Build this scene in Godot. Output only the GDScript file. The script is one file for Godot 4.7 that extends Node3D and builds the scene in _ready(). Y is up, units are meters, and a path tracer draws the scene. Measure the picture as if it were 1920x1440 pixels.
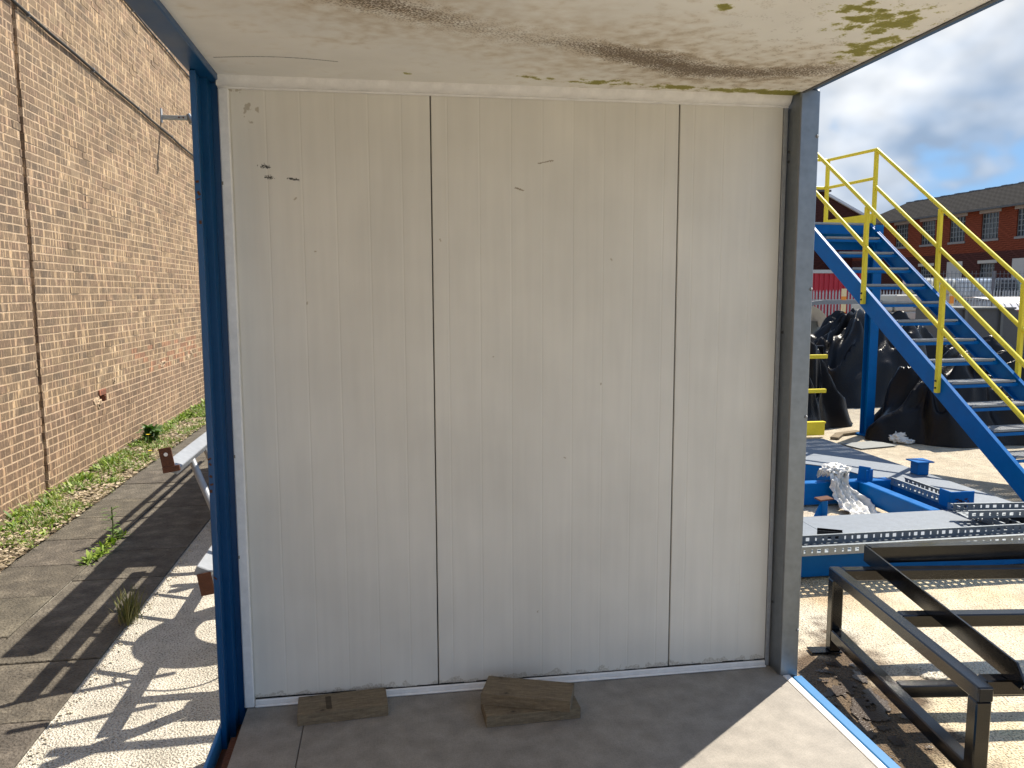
extends Node3D
# A yard seen through an open-sided cabin: brick wall and path on the left, stored steelwork and a staircase on the right.

const G := -0.2          # level of the yard below the cabin floor
const WX := -2.55        # face of the brick wall
var mats := {}
var taken := {}

# ------------------------------------------------------------------ mesh builder
class MB:
	var v := PackedVector3Array()
	var n := PackedVector3Array()
	var c := PackedColorArray()
	var uv := PackedVector2Array()
	var idx := PackedInt32Array()
	var col := Color.WHITE
	func vert(p: Vector3, nn: Vector3, t := Vector2.ZERO) -> int:
		v.append(p); n.append(nn); c.append(col); uv.append(t)
		return v.size() - 1
	func tri(a: Vector3, b: Vector3, d: Vector3, out := Vector3.ZERO):
		var nn := (b - a).cross(d - a)
		if nn.length_squared() < 1e-18: return
		nn = nn.normalized()
		var flip := out != Vector3.ZERO and nn.dot(out) < 0.0
		if flip: nn = -nn
		var i := vert(a, nn); vert(b, nn); vert(d, nn)
		if flip: idx.append_array([i, i + 1, i + 2])
		else: idx.append_array([i, i + 2, i + 1])
	func quad(a: Vector3, b: Vector3, d: Vector3, e: Vector3, out := Vector3.ZERO, ts := []):
		var nn := (d - a).cross(e - b)
		if nn.length_squared() < 1e-18: return
		nn = nn.normalized()
		var flip := out != Vector3.ZERO and nn.dot(out) < 0.0
		if flip: nn = -nn
		var q := [a, b, d, e]
		var i := v.size()
		for k in 4: vert(q[k], nn, ts[k] if ts.size() else Vector2.ZERO)
		if flip: idx.append_array([i, i + 1, i + 2, i, i + 2, i + 3])
		else: idx.append_array([i, i + 2, i + 1, i, i + 3, i + 2])
	func box(ce: Vector3, s: Vector3, B := Basis(), bv := 0.0):
		var h := s * 0.5
		bv = minf(bv, minf(h.x, minf(h.y, h.z)) * 0.8)
		for a in 3:
			var b := (a + 1) % 3
			var d := (a + 2) % 3
			for sa in [-1.0, 1.0]:
				var o := Vector3.ZERO; o[a] = sa
				var q := []
				for s2 in [[-1.0, -1.0], [1.0, -1.0], [1.0, 1.0], [-1.0, 1.0]]:
					var p := Vector3.ZERO
					p[a] = sa * h[a]; p[b] = s2[0] * (h[b] - bv); p[d] = s2[1] * (h[d] - bv)
					q.append(ce + B * p)
				quad(q[0], q[1], q[2], q[3], B * o)
				if bv > 0.0:
					for sb in [-1.0, 1.0]:      # edge between a and b
						var o2 := Vector3.ZERO; o2[a] = sa; o2[b] = sb
						var e := []
						for k in [[a, -1.0], [a, 1.0], [b, 1.0], [b, -1.0]]:
							var p := Vector3.ZERO
							p[a] = sa * (h[a] - (0.0 if k[0] == a else bv))
							p[b] = sb * (h[b] - (0.0 if k[0] == b else bv))
							p[d] = k[1] * (h[d] - bv)
							e.append(ce + B * p)
						quad(e[0], e[1], e[2], e[3], B * o2)
		if bv > 0.0:
			for sx in [-1.0, 1.0]:
				for sy in [-1.0, 1.0]:
					for sz in [-1.0, 1.0]:
						var sg := Vector3(sx, sy, sz)
						var f := []
						for a in 3:
							var p := Vector3(h.x - bv, h.y - bv, h.z - bv)
							p[a] = h[a]
							f.append(ce + B * (p * sg))
						tri(f[0], f[1], f[2], B * sg)
	func bx(x0: float, x1: float, y0: float, y1: float, z0: float, z1: float, bv := 0.0):
		box(Vector3((x0 + x1) / 2, (y0 + y1) / 2, (z0 + z1) / 2), Vector3(absf(x1 - x0), absf(y1 - y0), absf(z1 - z0)), Basis(), bv)
	func beam(p0: Vector3, p1: Vector3, w: float, h: float, up := Vector3.UP, bv := 0.0):
		var z := (p1 - p0).normalized()
		if absf(z.dot(up)) > 0.999: up = Vector3.RIGHT
		var x := up.cross(z).normalized()
		var y := z.cross(x)
		box((p0 + p1) / 2, Vector3(w, h, p0.distance_to(p1)), Basis(x, y, z), bv)
	func tube(pts: Array, r: float, sides := 10, caps := true, r2 := -1.0):
		var m := pts.size()
		var first := v.size()
		var pu := Vector3.UP
		for k in m:
			var t: Vector3 = (pts[mini(k + 1, m - 1)] - pts[maxi(k - 1, 0)]).normalized()
			if absf(t.dot(pu)) > 0.97: pu = Vector3.RIGHT if absf(t.x) < 0.9 else Vector3.FORWARD
			var x := pu.cross(t).normalized()
			var y := t.cross(x)
			pu = y
			var rr := r if r2 < 0.0 else lerpf(r, r2, float(k) / (m - 1))
			for s in sides:
				var a := TAU * s / sides
				var o := x * cos(a) + y * sin(a)
				vert(pts[k] + o * rr, o)
		for k in m - 1:
			for s in sides:
				var a := first + k * sides + s
				var b := first + k * sides + (s + 1) % sides
				idx.append_array([a, a + sides, b, b, a + sides, b + sides])
		if caps:
			for e in [[0, pts[0] - pts[1]], [m - 1, pts[m - 1] - pts[m - 2]]]:
				for s in sides - 2:
					var o: int = first + e[0] * sides
					tri(v[o], v[o + s + 1], v[o + s + 2], e[1])
	# polygon in the plane (o, u, w), pushed along out by d
	func prism(poly: PackedVector2Array, o: Vector3, u: Vector3, w: Vector3, d: Vector3):
		var t := Geometry2D.triangulate_polygon(poly)
		for k in range(0, t.size(), 3):
			var p := []
			for j in 3: p.append(o + u * poly[t[k + j]].x + w * poly[t[k + j]].y)
			tri(p[0], p[1], p[2], -d)
			tri(p[0] + d, p[1] + d, p[2] + d, d)
		var mid := Vector2.ZERO
		var ccw := not Geometry2D.is_polygon_clockwise(poly)
		for k in poly.size():
			var a := poly[k]; var b := poly[(k + 1) % poly.size()]
			var e := (b - a)
			mid = Vector2(e.y, -e.x) if ccw else Vector2(-e.y, e.x)
			var pa := o + u * a.x + w * a.y
			var pb := o + u * b.x + w * b.y
			quad(pa, pb, pb + d, pa + d, u * mid.x + w * mid.y)
	# smooth grid; f(i, j) gives points, j runs fastest
	func grid(nu: int, nv: int, f: Callable, cf = null, uvs := false):
		var pts := PackedVector3Array()
		for i in nu + 1:
			for j in nv + 1: pts.append(f.call(i, j))
		var first := v.size()
		var W := nv + 1
		for i in nu + 1:
			for j in nv + 1:
				var a := pts[mini(i + 1, nu) * W + j] - pts[maxi(i - 1, 0) * W + j]
				var b := pts[i * W + mini(j + 1, nv)] - pts[i * W + maxi(j - 1, 0)]
				var nn := a.cross(b)
				nn = nn.normalized() if nn.length_squared() > 1e-18 else Vector3.UP
				if cf != null: col = cf.call(pts[i * W + j], i, j)
				vert(pts[i * W + j], nn, Vector2(float(i) / nu, float(j) / nv) if uvs else Vector2.ZERO)
		for i in nu:
			for j in nv:
				var a := first + i * W + j
				idx.append_array([a, a + 1, a + W, a + 1, a + W + 1, a + W])
	func mesh(shift := Vector3.ZERO) -> ArrayMesh:
		var vv := v
		if shift != Vector3.ZERO:
			vv = v.duplicate()
			for i in vv.size(): vv[i] -= shift
		var arr := []
		arr.resize(Mesh.ARRAY_MAX)
		arr[Mesh.ARRAY_VERTEX] = vv; arr[Mesh.ARRAY_NORMAL] = n; arr[Mesh.ARRAY_COLOR] = c
		arr[Mesh.ARRAY_TEX_UV] = uv; arr[Mesh.ARRAY_INDEX] = idx
		var am := ArrayMesh.new()
		am.add_surface_from_arrays(Mesh.PRIMITIVE_TRIANGLES, arr)
		return am

# ------------------------------------------------------------------ nodes
func numbered(called: String) -> String:
	var k: int = taken.get(called, 0)
	taken[called] = k + 1
	return called if k == 0 else "%s_%03d" % [called, k]

func where(o: Node3D) -> Vector3:
	var p := Vector3.ZERO
	while o != null and o != self:
		p += o.position
		o = o.get_parent() as Node3D
	return p

func tag(o: Node3D, label := "", category := "", group := "", kind := ""):
	if label: o.set_meta("label", label)
	if category: o.set_meta("category", category)
	if group: o.set_meta("group", group)
	if kind: o.set_meta("kind", kind)
	return o

func thing(called: String, label: String, category: String, at: Vector3, group := "") -> Node3D:
	var o := Node3D.new()
	o.name = numbered(called)
	add_child(o)
	o.position = at
	tag(o, label, category, group)
	return o

func obj(called: String, mb: MB, m: Material, parent: Node3D = self) -> MeshInstance3D:
	var o := MeshInstance3D.new()
	o.name = called if parent != self else numbered(called)
	var shift := Vector3.ZERO
	if parent != self: shift = where(parent)
	o.mesh = mb.mesh(shift)
	o.mesh.surface_set_material(0, m)
	parent.add_child(o, true)
	return o

# a single-mesh thing whose origin stands at a point
func solo(called: String, mb: MB, m: Material, at: Vector3, label: String, category: String, group := "") -> MeshInstance3D:
	var o := MeshInstance3D.new()
	o.name = numbered(called)
	o.mesh = mb.mesh(at)
	o.mesh.surface_set_material(0, m)
	add_child(o)
	o.position = at
	tag(o, label, category, group)
	return o

func struct(called: String, mb: MB, m: Material) -> MeshInstance3D:
	var o := obj(called, mb, m)
	o.set_meta("kind", "structure")
	return o

# ------------------------------------------------------------------ textures and materials
func lin(r: float, g: float, b: float) -> Color:
	return Color(r, g, b).linear_to_srgb()

func noise(sd: int, freq: float, oct := 4, kind := FastNoiseLite.TYPE_SIMPLEX_SMOOTH) -> FastNoiseLite:
	var f := FastNoiseLite.new()
	f.seed = sd; f.frequency = freq; f.noise_type = kind
	f.fractal_type = FastNoiseLite.FRACTAL_FBM if oct > 1 else FastNoiseLite.FRACTAL_NONE
	f.fractal_octaves = oct
	return f

# grey noise as bytes, tiling; sx, sy stretch the pattern
func nz(w: int, h: int, sd: int, freq: float, oct := 4, sx := 1, sy := 1, kind := FastNoiseLite.TYPE_SIMPLEX_SMOOTH) -> PackedByteArray:
	var im: Image = noise(sd, freq, oct, kind).get_seamless_image(w / sx, h / sy)
	im.convert(Image.FORMAT_L8)
	if sx > 1 or sy > 1: im.resize(w, h, Image.INTERPOLATE_CUBIC)
	return im.get_data()

func tex_of(w: int, h: int, f: Callable) -> ImageTexture:
	var d := PackedByteArray()
	d.resize(w * h * 3)
	var k := 0
	for y in h:
		for x in w:
			var q: Color = f.call(x, y, y * w + x)
			d[k] = clampi(int(q.r * 255.0), 0, 255); d[k + 1] = clampi(int(q.g * 255.0), 0, 255); d[k + 2] = clampi(int(q.b * 255.0), 0, 255)
			k += 3
	return ImageTexture.create_from_image(Image.create_from_data(w, h, false, Image.FORMAT_RGB8, d))

func normal_of(d: PackedByteArray, w: int, h: int, s: float) -> ImageTexture:
	var im := Image.create_from_data(w, h, false, Image.FORMAT_L8, d)
	im.convert(Image.FORMAT_RGBA8)
	im.bump_map_to_normal_map(s)
	return ImageTexture.create_from_image(im)

func mat(key: String, c: Color, rough := 0.7, metal := 0.0, size := 0.0, albedo: Texture2D = null, nrm: Texture2D = null, nscale := 1.0, rtex: Texture2D = null) -> StandardMaterial3D:
	if mats.has(key): return mats[key]
	var m := StandardMaterial3D.new()
	m.resource_name = key
	m.albedo_color = c; m.roughness = rough; m.metallic = metal
	m.vertex_color_use_as_albedo = true
	if size > 0.0:
		m.uv1_triplanar = true; m.uv1_world_triplanar = true
		m.uv1_scale = Vector3.ONE / size
		m.uv1_triplanar_sharpness = 6.0
	if albedo: m.albedo_texture = albedo
	if nrm:
		m.normal_enabled = true; m.normal_texture = nrm; m.normal_scale = nscale
	if rtex: m.roughness_texture = rtex
	mats[key] = m
	return m

func make_materials():
	var N := 512
	var a := nz(N, N, 3, 0.012, 5)
	var b := nz(N, N, 7, 0.06, 4)
	var fine := nz(N, N, 11, 0.28, 2)
	var spots := nz(N, N, 17, 0.05, 3)
	# multiplies near-white: worn paint, two layers of blotches and fine grain
	var worn := tex_of(N, N, func(_x, _y, i):
		var t: float = 0.91 + 0.07 * (a[i] / 255.0) + 0.03 * (b[i] / 255.0 - 0.5) + 0.02 * (fine[i] / 255.0 - 0.5)
		return Color(t, t, t))
	var wornr := tex_of(N, N, func(_x, _y, i):
		var t: float = 0.80 + 0.35 * (a[i] / 255.0 - 0.4) + 0.10 * (b[i] / 255.0 - 0.5)
		return Color(t, t, t))
	var grain_n := normal_of(fine, N, N, 2.0)
	var lump_n := normal_of(b, N, N, 6.0)
	# concrete: pale matrix, dark and light aggregate
	var agg := nz(1024, 1024, 23, 0.075, 4)
	var agg2 := nz(1024, 1024, 29, 0.45, 2)
	var blot := nz(1024, 1024, 31, 0.006, 5)
	var conc := tex_of(1024, 1024, func(_x, _y, i):
		var g: float = agg[i] / 255.0; var f: float = agg2[i] / 255.0
		var t: float = 0.90 + 0.14 * (blot[i] / 255.0 - 0.5)
		t += 0.95 * (g - 0.5) * absf(g - 0.5) * 2.0 + 0.42 * (f - 0.5)
		t -= 0.17 * clampf((0.42 - g) * 4.0, 0.0, 1.0)
		return Color(t, t * 0.985, t * 0.95))
	var stain := nz(1024, 1024, 37, 0.011, 5)
	var slabt := tex_of(1024, 1024, func(_x, _y, i):
		var g: float = agg[i] / 255.0; var f: float = agg2[i] / 255.0; var st: float = stain[i] / 255.0
		var t: float = 0.74 + 0.20 * (blot[i] / 255.0 - 0.5) + 0.20 * (st - 0.5) + 0.45 * (g - 0.5) * absf(g - 0.5) * 2.0 + 0.30 * (f - 0.5)
		if st > 0.72 and f > 0.45: t += 0.10
		if g < 0.17: t *= 0.72
		return Color(t, t * 0.975, t * 0.93))
	var conc_n := normal_of(agg, 1024, 1024, 7.0)
	mat("concrete", lin(0.84, 0.795, 0.70), 0.92, 0.0, 1.05, conc, conc_n, 1.6)
	mat("slab", lin(0.185, 0.172, 0.15), 0.9, 0.0, 1.7, slabt, conc_n, 0.7)
	mat("soil", lin(0.16, 0.12, 0.08), 0.95, 0.0, 0.6, conc, conc_n, 1.0)
	# brick: dragged stripes running up the face, and grit
	var str1 := nz(1024, 1024, 41, 0.035, 3, 1, 8)
	var str2 := nz(1024, 1024, 43, 0.11, 2, 1, 4)
	var grit := nz(1024, 1024, 47, 0.4, 2)
	var brick := tex_of(1024, 1024, func(_x, _y, i):
		var s: float = clampf((str1[i] / 255.0 - 0.56) * 5.0, 0.0, 1.0)
		var s2: float = clampf((str2[i] / 255.0 - 0.60) * 4.0, 0.0, 1.0)
		var t: float = 0.60 + 0.34 * s + 0.16 * s2 + 0.24 * (grit[i] / 255.0 - 0.5)
		return Color(t * 1.02, t, t * (0.96 - 0.02 * s)))
	mat("brick", Color.WHITE, 0.92, 0.0, 2.0, brick, normal_of(grit, 1024, 1024, 5.0), 1.0)
	mat("mortar", lin(0.71, 0.54, 0.38), 0.95, 0.0, 0.9, conc, conc_n, 0.8)
	mat("mortar_pale", lin(0.75, 0.57, 0.41), 0.95, 0.0, 0.9, conc, conc_n, 0.8)
	# painted steel
	mat("blue", lin(0.0, 0.125, 0.40), 0.5, 0.0, 1.3, worn, null, 0.0, wornr)
	mat("yellow", lin(0.82, 0.68, 0.055), 0.42, 0.0, 1.3, worn)
	mat("rust", lin(0.11, 0.042, 0.022), 0.9, 0.0, 0.4, worn, lump_n, 0.5)
	mat("black_steel", lin(0.005, 0.005, 0.006), 0.20, 0.0, 0.9, worn, grain_n, 0.05, wornr)
	mats["black_steel"].metallic_specular = 0.5

	mats["blue"].metallic_specular = 0.25; mats["yellow"].metallic_specular = 0.3
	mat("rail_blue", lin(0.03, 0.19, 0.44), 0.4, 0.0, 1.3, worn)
	# galvanised: spangle
	var cell := nz(N, N, 53, 0.045, 1, 1, 1, FastNoiseLite.TYPE_CELLULAR)
	var spang := tex_of(N, N, func(_x, _y, i):
		var t: float = 0.84 + 0.05 * (cell[i] / 255.0 - 0.5) + 0.07 * (a[i] / 255.0 - 0.5)
		return Color(t * 0.99, t, t * 1.02))
	var spr := tex_of(N, N, func(_x, _y, i):
		var t: float = 0.85 + 0.12 * (cell[i] / 255.0 - 0.5) + 0.12 * (b[i] / 255.0 - 0.5)
		return Color(t, t, t))
	mat("galv", lin(0.33, 0.36, 0.38), 0.5, 0.8, 0.55, spang, grain_n, 0.03, spr)
	mat("cabin_blue", lin(0.002, 0.070, 0.205), 0.40, 0.0, 1.3, worn, null, 0.0, wornr)
	mat("galv_bright", lin(0.40, 0.42, 0.44), 0.5, 0.25, 0.5, spang)
	mat("galv_dull", lin(0.50, 0.52, 0.53), 0.7, 0.3, 0.5, spang)
	mat("deck", lin(0.19, 0.225, 0.265), 0.6, 0.1, 0.6, spang, lump_n, 0.12)
	# plastics, cloth, timber, glass
	mat("pvc", lin(0.85, 0.84, 0.82), 0.5, 0.0, 0.5, worn)
	mat("sheeting", lin(0.007, 0.007, 0.009), 0.33, 0.0, 0.7, worn, lump_n, 0.35)
	mats["sheeting"].metallic_specular = 0.32
	mat("white_film", lin(0.75, 0.74, 0.70), 0.4, 0.0, 0.3, worn, lump_n, 0.3)
	var wg := nz(N, N, 61, 0.035, 3, 8, 1)
	var wg2 := nz(N, N, 67, 0.30, 2, 16, 1)
	var saw := nz(N, N, 69, 0.25, 1, 1, 32)
	var wood := tex_of(N, N, func(x, y, i):
		var s: float = wg[i] / 255.0; var q: float = wg2[i] / 255.0
		var t: float = 0.66 + 0.16 * (s - 0.5) + 0.24 * (q - 0.5) + 0.06 * (saw[i] / 255.0 - 0.5) + 0.08 * (fine[i] / 255.0 - 0.5)
		for kn in [[130.0, 210.0], [380.0, 90.0], [300.0, 400.0]]:
			var d := Vector2((x - kn[0]) / 1.5, y - kn[1]).length()
			if d < 17.0: t *= 0.55 + 0.4 * d / 17.0
			elif d < 34.0: t *= 0.93 + 0.07 * sin(d * 1.1)
		if spots[i] > 200: t *= 0.86
		return Color(t * 1.04, t * 0.955, t * 0.82))
	mat("timber", lin(0.41, 0.385, 0.335), 0.9, 0.0, 0.30, wood, normal_of(wg2, N, N, 3.0), 0.5)
	mats["timber"].uv1_world_triplanar = false
	mat("rubber", lin(0.012, 0.012, 0.012), 0.6)
	mat("leaf", Color.WHITE, 0.55)
	mats["leaf"].backlight_enabled = true; mats["leaf"].backlight = Color(0.5, 0.6, 0.25)
	mat("paint", Color.WHITE, 0.6, 0.0, 0.8, worn, grain_n, 0.15)
	mat("gloss", Color.WHITE, 0.3, 0.1, 0.8, worn)
	mat("glass", lin(0.03, 0.035, 0.04), 0.12, 0.0)
	mat("wet", lin(0.045, 0.028, 0.017), 0.30, 0.0, 0.35, worn, lump_n, 0.25)
	# far masonry: course lines too small to tell apart
	var fb := tex_of(256, 256, func(x, y, i):
		var row: int = y / 8
		var joint: bool = y % 8 == 0 or (x + (row % 2) * 12) % 24 == 0
		var k: float = 0.72 + 0.25 * (b[(i * 3) % (N * N)] / 255.0 - 0.5) + 0.10 * sin(float((row * 37 + ((x + (row % 2) * 12) / 24) * 91) % 17))
		return Color(0.64, 0.60, 0.57) if joint else Color(k, k * 0.94, k * 0.9))
	mat("far_brick", lin(0.30, 0.092, 0.055), 0.9, 0.0, 2.4, fb)
	mat("far_brick_dark", lin(0.13, 0.060, 0.056), 0.9, 0.0, 2.4, fb)
	var sl := tex_of(256, 256, func(x, y, i):
		var row: int = y / 10
		var k: float = 0.62 + 0.25 * (b[(i * 5) % (N * N)] / 255.0 - 0.5) + 0.09 * sin(float((row * 53 + ((x + (row % 2) * 7) / 14) * 29) % 13)) - (0.16 if y % 10 == 0 else 0.0)
		return Color(k, k, k))
	mat("slate", lin(0.075, 0.07, 0.066), 0.95, 0.0, 4.5, sl)
	mats["slate"].metallic_specular = 0.12
	mats["far_brick"].metallic_specular = 0.15; mats["far_brick_dark"].metallic_specular = 0.15

# ------------------------------------------------------------------ setup
func setup():
	var cam := Camera3D.new()
	cam.name = "camera"
	add_child(cam)
	cam.position = Vector3(0.6255, 1.6493, 3.1489)
	cam.rotation = Vector3(-0.1146, -0.1537, -0.0032)
	cam.fov = 51.7
	cam.near = 0.05; cam.far = 2000.0
	cam.current = true
	var env := Environment.new()
	env.background_mode = Environment.BG_SKY
	env.tonemap_mode = Environment.TONE_MAPPER_LINEAR
	env.tonemap_exposure = 2.0
	env.sdfgi_enabled = true; env.ssao_enabled = true; env.ssil_enabled = true
	var sky := Sky.new()
	var pm := PanoramaSkyMaterial.new()
	pm.panorama = sky_texture()
	sky.sky_material = pm
	env.sky = sky
	env.background_energy_multiplier = 1.0
	var we := WorldEnvironment.new()
	we.name = "world"
	we.environment = env
	add_child(we)
	var sun := DirectionalLight3D.new()
	sun.name = "sun"
	sun.light_color = Color(1.0, 0.96, 0.895)
	sun.light_energy = 1.4
	sun.light_angular_distance = 0.5
	sun.shadow_enabled = true
	add_child(sun)
	var el := deg_to_rad(53.0)
	var to := Vector3(-0.79 * cos(el), -sin(el), 0.61 * cos(el))
	sun.look_at_from_position(Vector3.ZERO, to, Vector3.UP)

func sky_texture() -> ImageTexture:
	var W := 2048; var H := 1024
	var d := PackedFloat32Array()
	d.resize(W * H * 3)
	var big := noise(5, 0.9, 5)
	var det := noise(19, 3.4, 4)
	var hor := Vector3(0.20, 0.335, 0.475)
	var zen := Vector3(0.085, 0.20, 0.46)
	var low := Vector3(0.24, 0.23, 0.21)
	for y in H:
		var ph := PI * (y + 0.5) / H
		var up := cos(ph); var ro := sin(ph)
		for x in W:
			var k := (y * W + x) * 3
			var c := low
			if up > -0.02:
				var az := TAU * (x + 0.5) / W
				var dx := sin(az) * ro; var dz := -cos(az) * ro
				var t := pow(clampf(up, 0.0, 1.0), 0.55)
				c = hor.lerp(zen, t)
				var q := Vector3(dx, up * 1.7, dz) + Vector3(0.4, 5.0, 0.9)
				var f := big.get_noise_3dv(q * 1.9) * 0.85 + det.get_noise_3dv(q * 1.7) * 0.36
				f += 0.13 * det.get_noise_3dv(q * 6.1)
				var cov := smoothstep(-0.13, 0.06, f)
				var above := big.get_noise_3dv((q + Vector3(0.09, 0.13, -0.07)) * 1.9) * 0.85 + det.get_noise_3dv((q + Vector3(0.03, 0.05, -0.02)) * 1.7) * 0.36
				var thick := clampf(0.50 + 1.7 * (above - 0.6 * f), 0.0, 1.0)
				var cl := Vector3(0.48, 0.49, 0.50).lerp(Vector3(0.19, 0.25, 0.34), thick)
				cl *= 1.0 + 0.20 * det.get_noise_3dv(q * 4.3)
				c = c.lerp(cl, cov * 0.96)
			d[k] = c.x; d[k + 1] = c.y; d[k + 2] = c.z
	return ImageTexture.create_from_image(Image.create_from_data(W, H, false, Image.FORMAT_RGBF, d.to_byte_array()))

func _ready():
	setup()
	make_materials()
	print("materials ", Time.get_ticks_msec())
	build_ground()
	build_brick_wall()
	print("wall ", Time.get_ticks_msec())
	build_cabin()
	build_factory()
	build_boundary()
	build_stairs()
	print("stairs ", Time.get_ticks_msec())
	build_platform()
	build_black_frame()
	build_heaps()
	build_left_storage()
	build_timber_offcuts()
	build_weeds()
	print("done ", Time.get_ticks_msec())

# ------------------------------------------------------------------ ground
func lines(from: float, to: float, step: float) -> Array:
	var r := []
	var k := from
	while k < to - 1e-6:
		r.append(k); k += step
	r.append(to)
	return r

func build_ground():
	var big := noise(71, 0.45, 5)
	var sml := noise(73, 3.0, 4)
	var xs := [-400.0, -120.0, -40.0, -12.0, -5.0, -2.6] + lines(-2.0, 2.3, 0.06) + lines(2.32, 3.3, 0.016) + lines(3.36, 9.0, 0.06) + [10.0, 12.0, 15.0, 20.0, 30.0, 50.0, 90.0, 200.0, 400.0]
	var zs := [-400.0, -200.0, -100.0, -60.0, -40.0, -30.0, -24.0, -20.0, -17.0, -14.0, -12.0, -10.5] + lines(-9.5, -0.9, 0.07) + lines(-0.88, 0.9, 0.018) + lines(0.97, 3.0, 0.07) + [4.0, 6.0, 10.0, 30.0, 120.0, 400.0]
	var rag := noise(79, 9.0, 5)
	var mb := MB.new()
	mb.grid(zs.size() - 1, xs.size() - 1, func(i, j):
		var x: float = xs[j]; var z: float = zs[i]
		var y := G - 0.012
		if x > -0.8 and x < 9.0 and z > -9.4 and z < 2.9: y += 0.004 * sml.get_noise_2d(x, z)
		return Vector3(x, y, z),
		func(p, _i, _j):
			var f: float = big.get_noise_2d(p.x, p.z)
			var g: float = sml.get_noise_2d(p.x, p.z)
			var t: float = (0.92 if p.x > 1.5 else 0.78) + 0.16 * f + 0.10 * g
			var c := Color(t, t * 1.02, t * 1.06)
			if p.x > 1.5:     # ochre staining of the yard slab round the stored steel
				var o: float = clampf(0.65 + 1.1 * big.get_noise_2d(p.x * 0.8 + 40.0, p.z * 0.8) + 0.4 * g, 0.0, 1.0) * clampf(1.0 - (p.x - 5.0) / 4.0, 0.25, 1.0)
				c = c.lerp(Color(t * 1.06, t * 0.90, t * 0.62), 0.7 * o)
				var r: float = clampf(1.6 * big.get_noise_2d(p.x * 2.1 + 9.0, p.z * 2.1 - 17.0) - 0.35, 0.0, 1.0)
				c = c.lerp(Color(0.38, 0.19, 0.08), 0.7 * r)
				var wd: float = Vector2((p.x - 2.72 + 0.22 * p.z) / 0.36, (p.z - 0.02) / 0.72).length() + 0.7 * g
				if wd < 1.15: c = c.lerp(Color(0.13, 0.085, 0.05), clampf((1.15 - wd) * 1.7 + 0.5 * rag.get_noise_2d(p.x, p.z), 0.0, 0.93))
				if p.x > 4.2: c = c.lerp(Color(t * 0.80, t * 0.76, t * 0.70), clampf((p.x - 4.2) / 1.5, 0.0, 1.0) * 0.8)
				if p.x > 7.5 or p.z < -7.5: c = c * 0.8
			return Color(c.r, c.g, c.b))
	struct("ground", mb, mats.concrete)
	# water and rusty run-off on the slab beside the cabin
	var wet := MB.new()
	var cell := 0.008
	for i in 190:
		for j in 110:
			var x := 2.37 + j * cell; var z := -0.62 + i * cell
			var d := absf(x - 2.72 + 0.22 * z) / 0.21
			var e := absf(z - 0.02) / 0.52
			if d * d + e * e + 0.55 * sml.get_noise_2d(x * 1.6, z * 1.6) + 1.1 * rag.get_noise_2d(x, z) < 0.22:
				wet.quad(Vector3(x, G - 0.004, z), Vector3(x, G - 0.004, z + cell), Vector3(x + cell, G - 0.004, z + cell), Vector3(x + cell, G - 0.004, z), Vector3.UP)
	struct("water_stain", wet, mats.wet)
	# the paved path along the wall
	var path := Node3D.new()
	path.name = "path"; path.set_meta("kind", "structure")
	add_child(path)
	var rng := RandomNumberGenerator.new(); rng.seed = 5
	for row in 2:
		var x0 := -1.448 if row == 0 else -1.985
		var x1 := -0.872 if row == 0 else -1.456
		var z := 3.2 - (0.0 if row == 0 else 0.34)
		while z > -17.0:
			var m := MB.new()
			var t := rng.randf_range(0.86, 1.08)
			m.col = Color(t, t * rng.randf_range(0.97, 1.0), t * rng.randf_range(0.93, 1.0))
			m.box(Vector3((x0 + x1) / 2, G - 0.025 + rng.randf_range(-0.003, 0.003), z - 0.3), Vector3(x1 - x0, 0.05, 0.592), Basis(Vector3.RIGHT, rng.randf_range(-0.004, 0.004)), 0.004)
			obj("paving_slab", m, mats.slab, path)
			z -= 0.6
	# verge of soil between path and wall
	var vg := MB.new()
	vg.grid(160, 8, func(i, j):
		var x: float = lerpf(WX - 0.02, -1.985, j / 8.0); var z: float = 4.0 - i * 0.14
		return Vector3(x, G + 0.004 + 0.02 * sml.get_noise_2d(x * 2.0, z * 2.0) + (0.02 if j < 4 else 0.0), z))
	struct("verge", vg, mats.soil)
	# broken edge of the yard slab against the path: loose crumbs of mortar
	var crumbs := MB.new()
	for k in 420:
		var z := rng.randf_range(-4.0, 0.6)
		var x := -0.862 + absf(rng.randfn(0.0, 0.035))
		var s := rng.randf_range(0.003, 0.011)
		var t := rng.randf_range(0.8, 1.15)
		crumbs.col = Color(t, t * 0.97, t * 0.92)
		crumbs.box(Vector3(x, G - 0.009 + s * 0.2, z), Vector3(s, s * 0.7, s * rng.randf_range(0.7, 1.6)), Basis(Vector3.UP, rng.randf() * TAU), s * 0.2)
	var cr := obj("rubble", crumbs, mats.concrete)
	tag(cr, "pale crumbs of broken concrete along the joint beside the path", "rubble", "", "stuff")

# ------------------------------------------------------------------ brick wall
var wall_noise := noise(151, 0.35, 4)

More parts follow.
